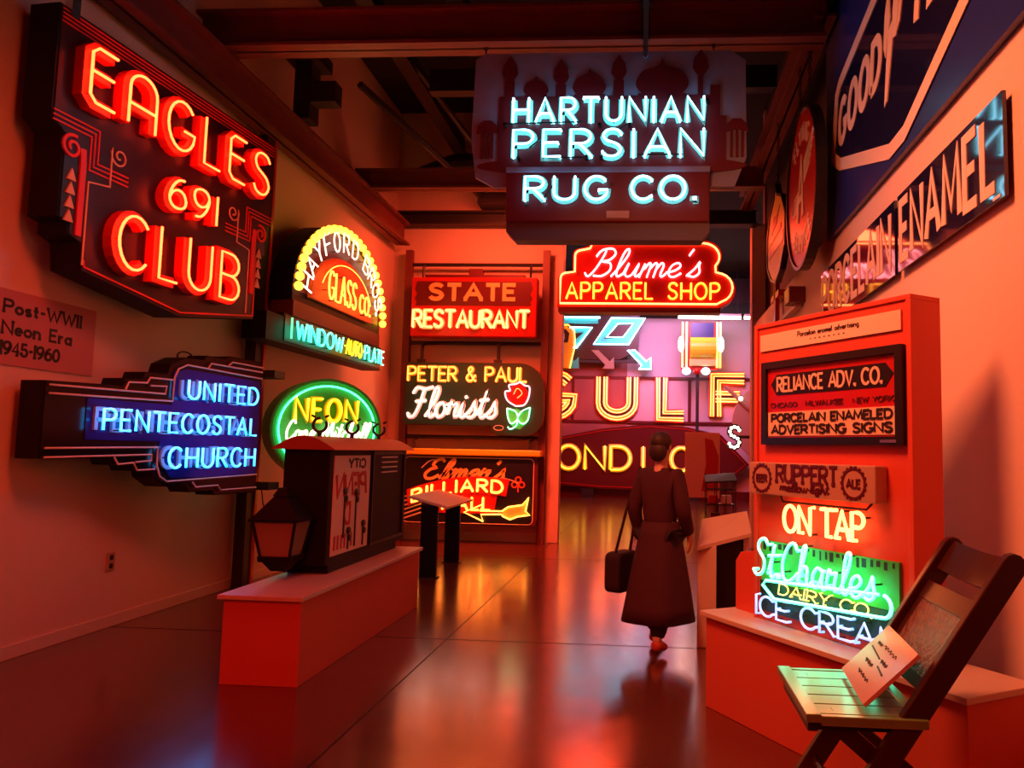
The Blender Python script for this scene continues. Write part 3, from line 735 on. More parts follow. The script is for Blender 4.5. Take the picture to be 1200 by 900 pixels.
for y, z0, z1 in ((-.62, .25, .62), (-.38, .16, .60), (-.2, .15, .33), (-.52, .15, .30)):
    mb.box(.189, .195, y-.012, y+.012, z0, z1); mb.ball((.195, y, z1), (.012, .05, .03), 8, 5); mb.ball((.195, y+.02, z1-.06), (.012, .035, .03), 8, 5)
t.part('switch_gear', mb, 'black')
mb = MB()
for k in range(4): mb.box(.18, .191, .22, .64, .875-.045*k, .887-.045*k)
t.part('louvre', mb, 'white', label='row of thin pale louvre slots')
mb = MB(); mb.M = Matrix.Translation((.18, 0, 0)) @ Matrix.Rotation(pi/2, 4, 'Z')
mb.ribbon([(0, .13), (.86, .13), (.86, .92), (0, .92)], .03, -.012, 0, True)
t.part('side_door', mb, 'black')
# coach lantern on the cabinet's end
LX, LY = -.08, -1.09
ln = t.part('lantern', MB().frustum(.44, .17, .15, .60, .05, .05, (LX, LY)).frustum(.60, .06, .06, .66, .03, .03, (LX, LY)).frustum(.42, .18, .16, .44, .18, .16, (LX, LY)), 'black_matt')
t.part('lantern_base', MB().frustum(.13, .12, .11, .17, .125, .115, (LX, LY)).frustum(.06, .05, .05, .13, .10, .09, (LX, LY)), 'black_matt', ln)
t.part('lantern_glass', MB().frustum(.17, .105, .095, .42, .15, .135, (LX, LY)), 'glass', ln)
mb = MB()
for sx in (-1, 1):
    for sy in (-1, 1): mb.tube([(LX+sx*.11, LY+sy*.10, .17), (LX+sx*.158, LY+sy*.143, .42)], .011, 5)
t.part('lantern_bar', mb, 'black_matt', ln)
t.part('lantern_bracket', MB().box(-.11, -.05, -.96, -.9, .35, .42), 'black_matt')

# ================================================================== READING STANDS
def reading_stand(label, loc, rotz, L, W, H, tilt, post_h):
    t = Thing('reading_stand', label, 'reading stand', loc, rotz, 'slant-topped reading stands')
    mb = MB(); mb.M = Matrix.Translation((0, 0, H)) @ Matrix.Rotation(tilt, 4, 'Y'); mb.box(-W/2, W/2, -L/2, L/2, -.015, .015)
    tp = t.part('slanted_top', mb, 'paper', bevel=.003)
    mb = MB(); mb.M = Matrix.Translation((0, 0, H)) @ Matrix.Rotation(tilt, 4, 'Y'); mb.box(-W/2+.03, W/2-.03, -L/2+.03, L/2-.03, .015, .018)
    t.part('text_sheet', mb, 'plinth_top', tp)
    for y in (-L*.42, L*.42):
        lg = t.part('leg', MB().box(-.10, .10, y-.03, y+.03, .012, H-.04), 'black_matt', bevel=.003)
        t.part('foot_plate', MB().box(-.13, .13, y-.05, y+.05, 0, .012), 'black_steel', lg)
    return t
reading_stand('slant-topped reading stand on two dark legs before the billiard sign', (-2.64, 9.85, 0), .03, 1.5, .5, .90, .25, .8)

# ================================================================== THE SIGN RACK AGAINST THE BACK WALL
Y = 12.55
t = Thing('sign_rack', 'tall dark red steel rack holding three neon signs against the wall', 'rack', (0, Y+.27, 0), base=(-2.9, 0, 0))
for x0, x1 in ((-4.23, -4.11), (-1.84, -1.72)): t.part('post', MB().box(x0, x1, -.05, .05, 0, 4.95), 'steel')
for z in (4.70, 3.34, 1.74): t.part('crossbar', MB().tube([(-4.12, 0, z), (-1.82, 0, z)], .032, 8), 'black_steel')
# State Restaurant
t = Thing('neon_sign', 'red box restaurant sign at the top of the steel rack', 'neon sign', (0, Y-.04, 0), base=(-2.95, 0, 3.4))
t.part('box', MB().box(-4.0, -1.88, -.06, .18, 3.40, 4.40), 'red_face', bevel=.015)
t.part('top_crest', MB().box(-3.8, -2.1, 0, .12, 4.40, 4.46).box(-3.05, -2.82, 0, .12, 4.46, 4.56), 'dark_red')
t.part('dark_panel', MB().prism([(-3.92, 3.92), (-3.90, 3.98), (-3.94, 4.04), (-3.90, 4.12), (-3.94, 4.2), (-3.91, 4.33), (-1.98, 4.33), (-1.95, 4.2), (-1.99, 4.12), (-1.95, 4.04), (-1.99, 3.98), (-1.97, 3.92)], -.066, -.06), 'dark_red')
mb = MB()
for c, st in serifs(layout('STATE', -3.68, -2.24, 4.03, 4.27, gap=.22), .03):
    for s in st: mb.ribbon(s, .07, -.08, -.066)
t.part('lettering', mb, 'gold', label='cream and gold slab letters')
lay = layout('RESTAURANT', -3.94, -2.0, 3.55, 3.83, gap=.18)
painted(t, lay, 'cream', .075, -.06, .03, 'channel_letter', True)
neon_word(t, lay, 'n_warm', .06, .017, -.06)
t.part('hanger', MB().tube([(-3.86, .1, 4.40), (-3.86, .12, 4.62), (-3.86, .275, 4.68)], .02, 6).tube([(-2.02, .1, 4.40), (-2.02, .12, 4.62), (-2.02, .275, 4.68)], .02, 6), 'black_steel')
# Florist
t = Thing('neon_sign', 'dark green florist sign with white script and a neon rose', 'neon sign', (0, Y-.06, 0), base=(-2.9, 0, 1.78))
outl = [(-4.06, 1.93), (-4.06, 2.97), (-2.15, 2.97)] + arc(-2.15, 2.58, .42, .39, 85, 0, 8) + [(-1.73, 2.1)] + arc(-2.02, 2.05, .28, .28, -10, -85, 6) + [(-2.45, 1.775)] + arc(-2.45, 1.93, .14, .15, -100, -180, 5)
t.part('cabinet', MB().prism(outl, 0, .2), 'dark_red')
t.part('face', MB().prism([(x*.995-.014, z*.99+.025) for x, z in outl], -.008, 0), 'green_face')
lay = layout('PETER & PAUL', -4.0, -2.02, 2.66, 2.89, gap=.2)
painted(t, lay, 'gold', .055, -.008, .01)
neon_word(t, lay, 'n_orange', .05, .0125, -.008)
lay = layout('Florists', -4.0, -2.42, 2.06, 2.56, SCRIPT, gap=.03, slant=.18)
painted(t, lay, 'white', .075, -.008, .008)
neon_word(t, lay, 'n_white', .05, .015, -.008)
RX_, RZ_ = -2.16, 2.45
t.part('rose_paint', MB().prism(arc(RX_, RZ_, .17, .17, 0, 360, 20)[:-1], -.014, -.008), 'red_face')
rose = smooth([(RX_-.02, RZ_-.19), (RX_-.16, RZ_-.1), (RX_-.20, RZ_+.04), (RX_-.12, RZ_+.06), (RX_-.14, RZ_+.15), (RX_-.03, RZ_+.17), (RX_+.04, RZ_+.20), (RX_+.12, RZ_+.15), (RX_+.20, RZ_+.12), (RX_+.19, RZ_-.04), (RX_+.12, RZ_-.17), (RX_-.02, RZ_-.19)])
neon_line(t, rose, 'n_rose', .05, .012, -.008, name='neon_rose')
neon_line(t, smooth([(RX_-.06, RZ_), (RX_, RZ_+.1), (RX_+.08, RZ_+.02), (RX_, RZ_-.06)]), 'n_red', .05, .007, -.008, name='neon_rose')
t.part('leaf_paint', MB().prism([(-2.33, 2.20), (-2.30, 2.02), (-2.22, 1.90), (-2.1, 1.88), (-1.98, 2.0), (-1.93, 2.22), (-2.06, 2.16), (-2.16, 2.22)], -.012, -.008), 'lit_green')
for pts in ([(-2.32, 2.22), (-2.30, 2.06), (-2.24, 1.97), (-2.14, 2.05), (-2.18, 2.17), (-2.32, 2.22)], [(-1.94, 2.24), (-1.97, 2.04), (-2.06, 1.97), (-2.14, 2.05), (-2.08, 2.17), (-1.94, 2.24)], [(-2.14, 2.05), (-2.16, 1.94), (-2.26, 1.88), (-2.3, 1.92)]):
    neon_line(t, smooth(pts), 'n_cyan', .05, .011, -.008, name='neon_leaf')
t.part('maker_plate', MB().ribbon(arc(-2.46, 1.90, .08, .04, 0, 360, 20), .01, -.014, -.008, True), 'white')
t.part('hanger', MB().tube([(-3.82, .1, 2.97), (-3.82, .12, 3.28), (-3.82, .295, 3.32)], .03, 6).tube([(-2.52, .1, 2.97), (-2.52, .12, 3.28), (-2.52, .295, 3.32)], .03, 6).box(-3.88, -3.76, .02, .1, 2.97, 3.03).box(-2.58, -2.46, .02, .1, 2.97, 3.03), 'black_steel')
# Billiard
t = Thing('neon_sign', 'black billiard hall sign with gold script and arrow low on the rack', 'neon sign', (0, Y-.06, 0), base=(-2.9, 0, .3))
t.part('cabinet', MB().prism(rrect(-4.02, -1.80, .31, 1.45, .10), 0, .2), 'dark_red')
t.part('face', MB().prism(rrect(-4.0, -1.86, .34, 1.40, .07), -.008, 0), 'black')
t.part('edge_line', MB().ribbon(rrect(-4.0, -1.86, .34, 1.40, .07), .012, -.014, -.006, True), 'cream')
t.part('top_tray', MB().box(-4.02, -1.74, -.12, .2, 1.44, 1.54), 'yellow', bevel=.02)
t.part('hanger', MB().tube([(-1.95, .1, 1.54), (-1.95, .12, 1.68), (-1.95, .295, 1.72)], .025, 6).tube([(-3.9, .1, 1.54), (-3.9, .12, 1.68), (-3.9, .295, 1.72)], .025, 6), 'black_steel')
painted(t, layout("Elmer's", -3.70, -2.22, 1.05, 1.37, SCRIPT, gap=.02, slant=.3), 'gold', .048, -.008, .006)
t.part('swash', MB().ribbon(smooth([(-3.72, 1.22), (-3.6, 1.33), (-3.5, 1.36)]), .016, -.014, -.008).ribbon(smooth([(-2.35, 1.08), (-2.22, 1.05), (-2.1, 1.0)]), .016, -.014, -.008), 'cream')
bow = lambda x, z: (x, z + .10 - .20*((x+2.75)/1.1)**2)
ban = [bow(-3.95+1.70*k/10, 1.0) for k in range(11)] + [bow(-2.30-1.62*k/10, .72) for k in range(11)]
t.part('banner', MB().prism(ban, -.03, -.008), 'red_face')
lay = layout('BILLIARD', -3.85, -2.36, .76, .95, gap=.28, warp=bow)
painted(t, lay, 'cream', .05, -.03, .01, 'channel_letter', True)
neon_word(t, lay, 'n_amber', .04, .013, -.03)
t.part('hall_panel', MB().prism([(-3.42, .50), (-2.5, .50), (-2.44, .82), (-3.36, .80)], -.02, -.008), 'red_face')
lay = layout('HALL', -3.34, -2.56, .56, .76, gap=.3)
painted(t, lay, 'cream', .05, -.02, .01, 'channel_letter', True)
neon_word(t, lay, 'n_amber', .04, .011, -.02)
ar = [(-2.98, .52), (-2.66, .66), (-2.72, .55), (-2.36, .55), (-2.26, .62), (-2.02, .66), (-1.93, .78), (-1.97, .56), (-1.90, .50), (-2.1, .47), (-2.22, .42), (-2.34, .47), (-2.36, .50), (-2.70, .49), (-2.66, .38)]
t.part('arrow_paint', MB().prism(ar[3:12], -.014, -.008), 'gold')
neon_line(t, ar, 'n_amber', .04, .012, -.008, closed=True, name='neon_arrow')
mb = MB()
for dx, dz in ((0, .06), (-.06, -.02), (.06, -.02)): mb.ribbon(arc(-2.11+dx, 1.0+dz, .045, .045, 0, 360, 12), .02, -.012, -.008, True)
mb.ribbon([(-2.11, .98), (-2.11, .86)], .02, -.012, -.008)
t.part('club_emblem', mb, 'orange_face')
mb = MB()
for k in range(6): mb.ribbon([(-3.98, .40+.07*k), (-3.70, .50+.07*k)], .022, -.012, -.008)
t.part('slanted_stripes', mb, 'cream')

# ================================================================== HANGING SIGNS IN THE MIDDLE
t = Thing('neon_sign', 'hanging rug company sign in white neon over a maroon palace skyline', 'neon sign', (0, 7.0, 0), base=(-.4, 0, 3.6))
pan = [(-1.62, 5.34), (.72, 5.34), (.86, 5.24), (.87, 4.3), (.76, 4.02), (-1.50, 4.02), (-1.68, 4.12), (-1.73, 4.5), (-1.71, 5.28)]
t.part('panel', MB().prism(pan, 0, .05), 'panel_grey')
sil = MB(); yb, yf = 0, -.012
sil.box(-1.46, .62, yf, yb, 4.20, 4.90)
for (x, zb, wd, h) in ((-1.37, 4.9, .09, .16), (-.88, 4.9, .10, .12), (-.33, 4.9, .10, .16), (.44, 4.9, .05, .2)):     # minarets
    sil.box(x-wd/2, x+wd/2, yf, yb, zb, zb+h)
    sil.prism([(x-.03, zb+h), (x-.075, zb+h+.07), (x-.06, zb+h+.16), (x, zb+h+.25), (x+.06, zb+h+.16), (x+.075, zb+h+.07), (x+.03, zb+h)], yf, yb)
for (x, zb, r, h) in ((-1.12, 4.9, .12, .18), (-.61, 4.9, .16, .24), (.08, 4.9, .25, .32)):                          # onion domes
    sil.box(x-r*.9, x+r*.9, yf, yb, zb, zb+.02)
    sil.prism(smooth([(x-r*.75, zb+.02), (x-r, zb+h*.35), (x-r*.75, zb+h*.75), (x-r*.15, zb+h*.92), (x, zb+h*1.15), (x+r*.15, zb+h*.92), (x+r*.75, zb+h*.75), (x+r, zb+h*.35), (x+r*.75, zb+.02)]), yf, yb)
sil.box(.53, .62, yf, yb, 4.9, 5.0); sil.box(.62, .68, yf, yb, 4.2, 4.7)
for x in (-1.575, .78):                                                                                                # palms
    for dx in (-.05, 0, .05): sil.box(x+dx-.012, x+dx+.012, yf, yb, 4.3, 4.562)
    sil.prism([(x-.105, 4.54), (x-.09, 4.62), (x-.04, 4.67), (x+.04, 4.67), (x+.09, 4.62), (x+.105, 4.54), (x+.04, 4.565), (x-.04, 4.565)], yf, yb)
sil.prism(arc(-.40, 4.22, 1.27, .10, 0, 360, 30)[:-1], yf-.001, yb)
t.part('palace_silhouette', sil, 'maroon')
t.part('lower_box', MB().box(-1.37, .53, -.06, .14, 3.66, 4.16), 'maroon', bevel=.02)
t.part('ledge', MB().box(-1.37, .53, -.07, .02, 4.14, 4.19), 'panel_grey')
t.part('tray', MB().prism([(-1.36, 3.66), (.53, 3.66), (.53, 3.58), (.46, 3.50), (-1.28, 3.50), (-1.36, 3.58)], -.04, .14), 'tray_grey')
t.part('maker_plate', MB().box(-.42, -.21, -.068, -.06, 3.70, 3.77), 'tan')
for word, a, b, z0, z1, bk in (('HARTUNIAN', -1.32, .47, 4.63, 4.86, -.012), ('PERSIAN', -1.31, .47, 4.29, 4.55, -.012), ('RUG', -1.18, -.41, 3.86, 4.08, -.06), ('CO.', -.19, .40, 3.86, 4.08, -.06)):
    lay = layout(word, a, b, z0, z1, gap=.30 if word != 'CO.' else .25)
    painted(t, lay, 'mint', .062, bk, .012, 'channel_letter', True)
    neon_word(t, lay, 'n_cool', .06, .0105, bk)
mb = MB()
for x, z in ((-1.4, 4.61), (-.5, 4.60), (-.22, 4.6), (.5, 4.83), (-1.26, 4.28), (-.62, 4.29), (-.48, 4.29), (-1.17, 3.83), (.4, 3.88), (.02, 3.95), (-.38, 4.02)): mb.tube([(x, 0, z), (x, -.07, z)], .018, 6)
mb.tube([(-1.38, -.06, 4.615), (-.66, -.06, 4.63)], .008, 5); mb.tube([(-.35, -.06, 4.54), (-.24, -.06, 4.60)], .008, 5); mb.tube([(-1.16, -.06, 4.38), (-1.05, -.06, 4.47)], .008, 5)
mb.tube([(-.98, -.06, 4.285), (-.64, -.06, 4.285)], .008, 5); mb.tube([(-.14, -.06, 4.31), (.28, -.06, 4.31)], .008, 5); mb.tube([(-1.02, -.1, 3.86), (-.9, -.1, 4.03)], .008, 5)
t.part('tube_jumper', mb, 'black')
ch = MB(); chain(ch, (-1.62, .02, 5.33), (-1.62, .02, 5.44)); chain(ch, (.56, .02, 5.33), (.56, .02, 5.44))
t.part('chain', ch, 'black_steel')
# strap and fitting in front of it
t = Thing('lamp_strap', 'steel strap dropping from a ceiling lamp in front of the rug sign', 'lamp', (-.08, 6.82, 5.2))
t.part('strap', MB().prism([(-.022, .0), (-.028, .62), (.028, .62), (.022, .0), (0, -.03)], -.008, .008), 'strap_blue')
t.part('lamp_head', MB().tube([(0, 0, .60), (0, 0, .72)], [.05, .075], 12).tube([(0, 0, .72), (0, 0, .98)], .06, 12), 'black_steel')
t.part('lamp_bulb', MB().ball((0, -.05, .66), .035, 8, 6), 'bulb', smooth=True)
t.part('hook_clamp', MB().box(-.05, .05, .0, .12, .52, .60).box(-.04, .04, .1, .14, .22, .60), 'black_steel')

t = Thing('neon_sign', 'red apparel shop sign outlined in neon hanging in the wide opening', 'neon sign', (0, 12.3, 0), base=(-.1, 0, 3.88))
outl = [(-1.52, 3.88), (-1.52, 4.33)] + arc(-1.42, 4.34, .1, .1, 180, 90, 4) + [(-1.28, 4.46), (-1.28, 4.75)] + arc(-1.16, 4.76, .12, .1, 180, 90, 4) + [(-1.03, 4.89), (-.98, 4.99), (.84, 4.99)] + arc(.86, 4.74, .28, .25, 88, -40, 8) + [(1.08, 4.46)] + arc(1.12, 4.18, .24, .26, 75, -75, 8) + [(1.1, 3.88)]
t.part('cabinet', MB().prism(outl, 0, .25), 'red_face')
t.part('under_tray', MB().box(-1.5, 1.12, -.02, .25, 3.80, 3.88), 'dark_red')
neon_line(t, [(-.12+(x+.12)*.965, 4.43+(z-4.43)*.90) for x, z in outl], 'n_warm', .05, .016, closed=True)
neon_word(t, layout("Blume's", -1.06, .92, 4.38, 4.84, SCRIPT, gap=.05, slant=.25), 'n_rose', .05, .0165)
lay = layout('APPAREL SHOP', -1.37, 1.10, 4.02, 4.28, gap=.26, space=.55)
painted(t, lay, 'gold', .04, 0, .008)
neon_word(t, lay, 'n_gold', .05, .014)
t.part('hanger', MB().tube([(-.8, .12, 4.98), (-.8, .12, 5.3), (-.8, .42, 5.375)], .02, 6).tube([(.6, .12, 4.98), (.6, .12, 5.3), (.6, .42, 5.375)], .02, 6), 'black_steel')

# ================================================================== ENAMEL SIGNS ON THE BRIGHT WALL
# local x runs toward the viewer (world -Y), so x = -Y
t = Thing('enamel_sign', 'giant dark blue enamel tyre sign with a pale bordered lozenge and winged foot', 'sign', (1.70, 0, 0), -pi/2, base=(-5.3, 0, 3.62))
t.part('sheet', MB().box(-7.42, -3.1, 0, .04, 3.62, 6.25), 'blue_face')
t.part('mount', MB().box(-7.1, -3.4, .04, .24, 3.9, 4.0).box(-7.1, -3.4, .04, .24, 5.6, 5.7), 'black_steel')
loz = [(-7.14, 4.34), (-6.98, 4.86), (-6.86, 4.93), (-5.3, 5.13), (-3.74, 4.93), (-3.62, 4.86), (-3.46, 4.34), (-3.72, 4.18), (-5.14, 3.73), (-5.46, 3.73), (-6.88, 4.18)]
t.part('lozenge', MB().prism(loz, -.006, 0), 'navy')
t.part('border', MB().ribbon(loz, .11, -.012, -.006, True), 'cream')
mb = MB()
for word, a, b in (('GOOD', -6.92, -5.62), ('YEAR', -5.0, -3.68)):
    for c, st in layout(word, a, b, 4.37, 4.72, gap=.3, slant=.2):
        for s in st: mb.ribbon(s, .085, -.010, -.006)
t.part('lettering', mb, 'cream')
ft = MB()
ft.prism([(-5.56, 4.10), (-5.50, 4.12), (-5.36, 4.50), (-5.34, 4.66), (-5.44, 4.62), (-5.50, 4.40)], -.012, -.006)
ft.prism([(-5.52, 4.46), (-5.40, 4.70), (-5.42, 4.98), (-5.52, 4.78), (-5.56, 4.55)], -.012, -.006)
ft.prism([(-5.36, 4.52), (-5.28, 4.50), (-5.16, 4.86), (-5.06, 5.02), (-5.26, 4.94), (-5.34, 4.72)], -.012, -.006)
ft.prism([(-5.26, 4.52), (-5.20, 4.56), (-5.06, 4.88), (-5.14, 4.84)], -.012, -.006)
t.part('winged_foot', ft, 'cream')

for word, a, b, lab in (('PORCELAIN', -7.70, -5.40, 'dark glossy enamel strip reading PORCELAIN on the wall above the tall board'),
                        ('ENAMEL', -5.33, -3.74, 'dark glossy enamel strip reading ENAMEL below the tyre sign')):
    t = Thing('enamel_sign', lab, 'sign', (1.75, 0, 0), -pi/2, base=((a+b)/2, 0, 2.8))
    t.part('sheet', MB().box(a, b, -.05, -.03, 2.82, 3.35), 'navy')
    t.part('mount', MB().box(a+.1, b-.1, -.03, 0, 2.95, 3.0).box(a+.1, b-.1, -.03, 0, 3.2, 3.25), 'black_steel')
    painted(t, layout(word, a+.06, b-.10, 2.90, 3.28, gap=.24), 'paper', .065, -.05, .003)
    if word == 'ENAMEL': t.part('maker_tab', MB().box(b-.12, b-.04, -.053, -.05, 2.83, 2.845), 'white')

def round_hanging(label, y, x, z, r, rz, face, kind):
    t = Thing('hanging_sign', label, 'sign', (x, y, 0), -pi/2, base=(0, 0, z-rz))
    if kind == 'wing':
        t.part('disc', MB().prism(arc(0, z, r, rz, 0, 360, 40)[:-1], 0, .06), face)
        t.part('rim', MB().ribbon(arc(0, z, r, rz, 0, 360, 40), .035, -.02, .08, True), 'black')
        def bend(top):
            def f(px, pz):
                a = (px/.62)*1.0; R = .54 + pz
                return (R*sin(a), z + (R*cos(a) if top else -R*cos(a)))
            return f
        mb = MB()
        for c, st in layout('FLYING', -.42, .42, -.06, .10, gap=.4, warp=bend(True)):
            for s in st: mb.ribbon(s, .032, -.006, 0)
        for c, st in layout('SERVICE', -.46, .46, .10, -.06, gap=.4, warp=bend(False)):
            for s in st: mb.ribbon(s, .032, -.006, 0)
        t.part('lettering', mb, 'white')
        mb = MB()
        for c, st in layout('A', -.19, .15, z-.30, z+.30, slant=.2):
            for s in st: mb.ribbon(s, .075, -.012, -.005)
        for k in range(5):
            mb.prism([(.12, z+.02+.045*k), (.40+.05*k, z+.12+.06*k), (.36+.05*k, z+.17+.06*k), (.12, z+.06+.045*k)], -.006, 0)
            mb.prism([(-.14, z-.20+.045*k), (-.52+.03*k, z-.16+.02*k), (-.50+.03*k, z-.12+.03*k), (-.14, z-.16+.045*k)], -.006, 0)
        t.part('winged_emblem', mb, 'white')
    else:
        pts = [(0, z+rz), (.10, z+rz*.75), (.38*r/.6, z+rz*.55), (r, z+.1*rz), (r*.95, z-rz*.5), (r*.5, z-rz*.85), (0, z-rz), (-r*.5, z-rz*.85), (-r*.95, z-rz*.5), (-r, z+.1*rz), (-.38*r/.6, z+rz*.55), (-.10, z+rz*.75)]
        t.part('shield', MB().prism(pts, 0, .05), face)
        t.part('rim', MB().ribbon(pts, .03, -.012, .06, True), 'black')
        mb = MB(); mb.box(-r*.8, r*.8, -.006, 0, z-.22, z-.10)
        mb.box(-r*.6, r*.6, -.006, 0, z-.04, z+.02); mb.prism([(-r*.5, z+.06), (r*.1, z+.10), (r*.45, z+.26), (r*.1, z+.2), (-r*.2, z+.24)], -.006, 0)
        t.part('painted_bands', mb, 'red_face')
    mb = MB(); chain(mb, (0, .03, z+rz), (0, .03, 5.62)) if kind != 'wing' else (chain(mb, (-.22, .03, z+rz*.96), (-.22, .03, 5.62)), chain(mb, (.26, .03, z+rz*.94), (.26, .03, 5.62)))
    t.part('chain', mb, 'black_steel')
round_hanging('round red service station sign with white winged A hanging on chains', 7.64, 1.50, 4.22, .76, .80, 'red_face', 'wing')
round_hanging('yellow shield-shaped sign with red bands hanging beyond the round red sign', 9.22, 1.50, 4.22, .66, .60, 'yellow', 'shield')
t = Thing('wall_bracket', 'dark red bracket post with a small lamp box on the wall ledge', 'bracket', (1.70, 10.2, 3.3))
t.part('post', MB().box(-.06, .0, -.06, .06, .0, 1.2), 'red_face', bevel=.01)
t.part('arm', MB().box(-.06, .05, -.30, .30, .30, .38).prism([(-.06, .38), (0, .38), (-.06, .62)], -.03, .03), 'red_face')
t.part('lamp_box', MB().box(-.14, .05, -1.5, -1.2, -.02, .16), 'dark_red', bevel=.01)
t.part('rail', MB().box(-.04, .04, -1.35, 1.0, -.05, -.01), 'trim')

# ================================================================== FOLDING CHAIR AND CARD
PZ = .34; CK = 1.17; eye = Vector((0, 0, 1.55)); RZ0 = 1.55 + CK*(PZ-1.55)
single('floor_riser', MB().box(.3, 1.68, 2.4, 3.24, 0, RZ0), 'plinth', 'low painted riser under the folding chair', 'riser', (.95, 2.85, 0))
co = Vector((.8, 2.64, PZ))
t = Thing('folding_chair', 'dark wooden folding chair with pale slatted seat beside the tall board', 'chair', (0, 0, 0), base=co)
A = Vector((.52, 0, .36)); B = Vector((1.105, 0, 1.26)); D = (B-A).normalized(); LEN = (B-A).length
def along(y):            # axes: x' across the post (in its side plane), z' up the post
    xx = Vector((D.z, 0, -D.x)); m = Matrix((Vector((xx.x, 0, xx.z)), Vector((0, 1, 0)), D)).transposed().to_4x4()
    m.translation = Vector((A.x, y, A.z)); return m
t.o.location = eye + CK*(co-eye); t.o.scale = (CK, CK, CK)
for y in (2.41, 2.87):
    mb = MB(); mb.M = along(y)
    mb.prism([(-.034, -.01), (.034, -.01), (.036, LEN-.03)] + arc(0, LEN-.03, .036, .036, 0, 180, 6), -.017, .017)
    t.part('back_post', mb, 'dark_wood', bevel=.004)
for y in (2.455, 2.825):
    mb = MB(); a = Vector((.55, y, .765)); b = Vector((1.06, y, PZ))
    d = (b-a).normalized(); n = Vector((d.z, 0, -d.x))*.026
    mb.add([a-n+Vector((0,-.014,0)), a+n+Vector((0,-.014,0)), b+n+Vector((0,-.014,0)), b-n+Vector((0,-.014,0)), a-n+Vector((0,.014,0)), a+n+Vector((0,.014,0)), b+n+Vector((0,.014,0)), b-n+Vector((0,.014,0))],
           [(0,1,2,3),(7,6,5,4),(0,4,5,1),(1,5,6,2),(2,6,7,3),(3,7,4,0)])
    t.part('leg', mb, 'dark_wood')
t.part('stretcher', MB().tube([(.60, 2.41, .485), (.60, 2.87, .485)], .014, 8).tube([(.96, 2.455, .42), (.96, 2.825, .42)], .014, 8), 'dark_wood')
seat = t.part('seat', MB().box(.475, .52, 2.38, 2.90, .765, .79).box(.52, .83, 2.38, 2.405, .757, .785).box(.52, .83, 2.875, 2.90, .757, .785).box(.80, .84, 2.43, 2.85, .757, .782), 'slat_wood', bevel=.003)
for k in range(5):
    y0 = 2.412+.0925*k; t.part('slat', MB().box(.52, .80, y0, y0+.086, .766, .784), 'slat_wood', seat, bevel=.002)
t.part('seat_rail', MB().box(.50, .82, 2.445, 2.47, .725, .765).box(.50, .82, 2.81, 2.835, .725, .765).box(.49, .52, 2.43, 2.85, .725, .765), 'dark_wood')
mb = MB(); mb.M = along(0)
nn = 14; vs_ = []
for k in range(nn+1):
    y = 2.425+.43*k/nn; c = .03*sin(pi*k/nn)
    vs_ += [(-.011+c, y, LEN-.125), (.011+c, y, LEN-.125), (.011+c, y, LEN-.01), (-.011+c, y, LEN-.01)]
mb.add(vs_, [(i*4+a, i*4+(a+1) % 4, i*4+4+(a+1) % 4, i*4+4+a) for i in range(nn) for a in range(4)] + [(0, 1, 2, 3), tuple(nn*4+a for a in (3, 2, 1, 0))])
t.part('top_rail', mb, 'dark_wood')
mb = MB(); mb.M = along(0)
mb.box(-.014, .014, 2.43, 2.85, LEN-.245, LEN-.175); mb.box(-.012, .012, 2.43, 2.85, LEN-.50, LEN-.46)
mb.box(-.012, .012, 2.43, 2.47, LEN-.46, LEN-.245); mb.box(-.012, .012, 2.81, 2.85, LEN-.46, LEN-.245)
bp = t.part('back_frame', mb, 'dark_wood', bevel=.003)
mb = MB(); mb.M = along(0); mb.box(-.010, .006, 2.47, 2.81, LEN-.46, LEN-.245)
t.part('back_panel', mb, 'vinyl', bp, label='crinkled dark panel catching green light')
# the printed card leaning across the seat
q = [Vector((.735, 2.84, .79)), Vector((.70, 2.44, .79)), Vector((.865, 2.45, .945)), Vector((.895, 2.84, .945))]
ex = (q[1]-q[0]).normalized(); nz = (q[1]-q[0]).cross(q[3]-q[0]).normalized(); ez = nz.cross(ex).normalized()
if nz.x > 0: nz = -nz
W_, H_ = .40, .225
ez = ex.cross(nz)
if ez.z < 0: ez = -ez
m_ = Matrix((ex, -nz, ez)).transposed().to_4x4(); m_.translation = q[0] + nz*.02
t = Thing('printed_card', 'pinkish printed card leaning across the folding chair seat', 'card', (0, 0, 0), base=(.72, 2.64, .79))
t.o.location = eye + CK*(Vector((.69, 2.64, .79))-eye); t.o.scale = (CK, CK, CK)
mb = MB(); mb.M = m_; mb.box(0, W_, 0, .012, 0, H_)
t.part('card', mb, 'glossy_card')
mb = MB(); mb.M = m_
for a, b, z, h in ((.06, .12, .155, .010), (.14, .30, .160, .012), (.22, .30, .12, .012), (.10, .2, .085, .012), (.13, .28, .045, .010)):   # faint illegible handwriting
    mb.ribbon(smooth([(a+(b-a)*k/12, z+h*(.5+.5*sin(k*2.4))) for k in range(13)]), .003, -.001, 0)
mb.ribbon([(.05, .135), (.20, .125)], .005, -.001, 0); mb.ribbon([(.24, .105), (.33, .098)], .005, -.001, 0)
t.part('lettering', mb, 'ink')

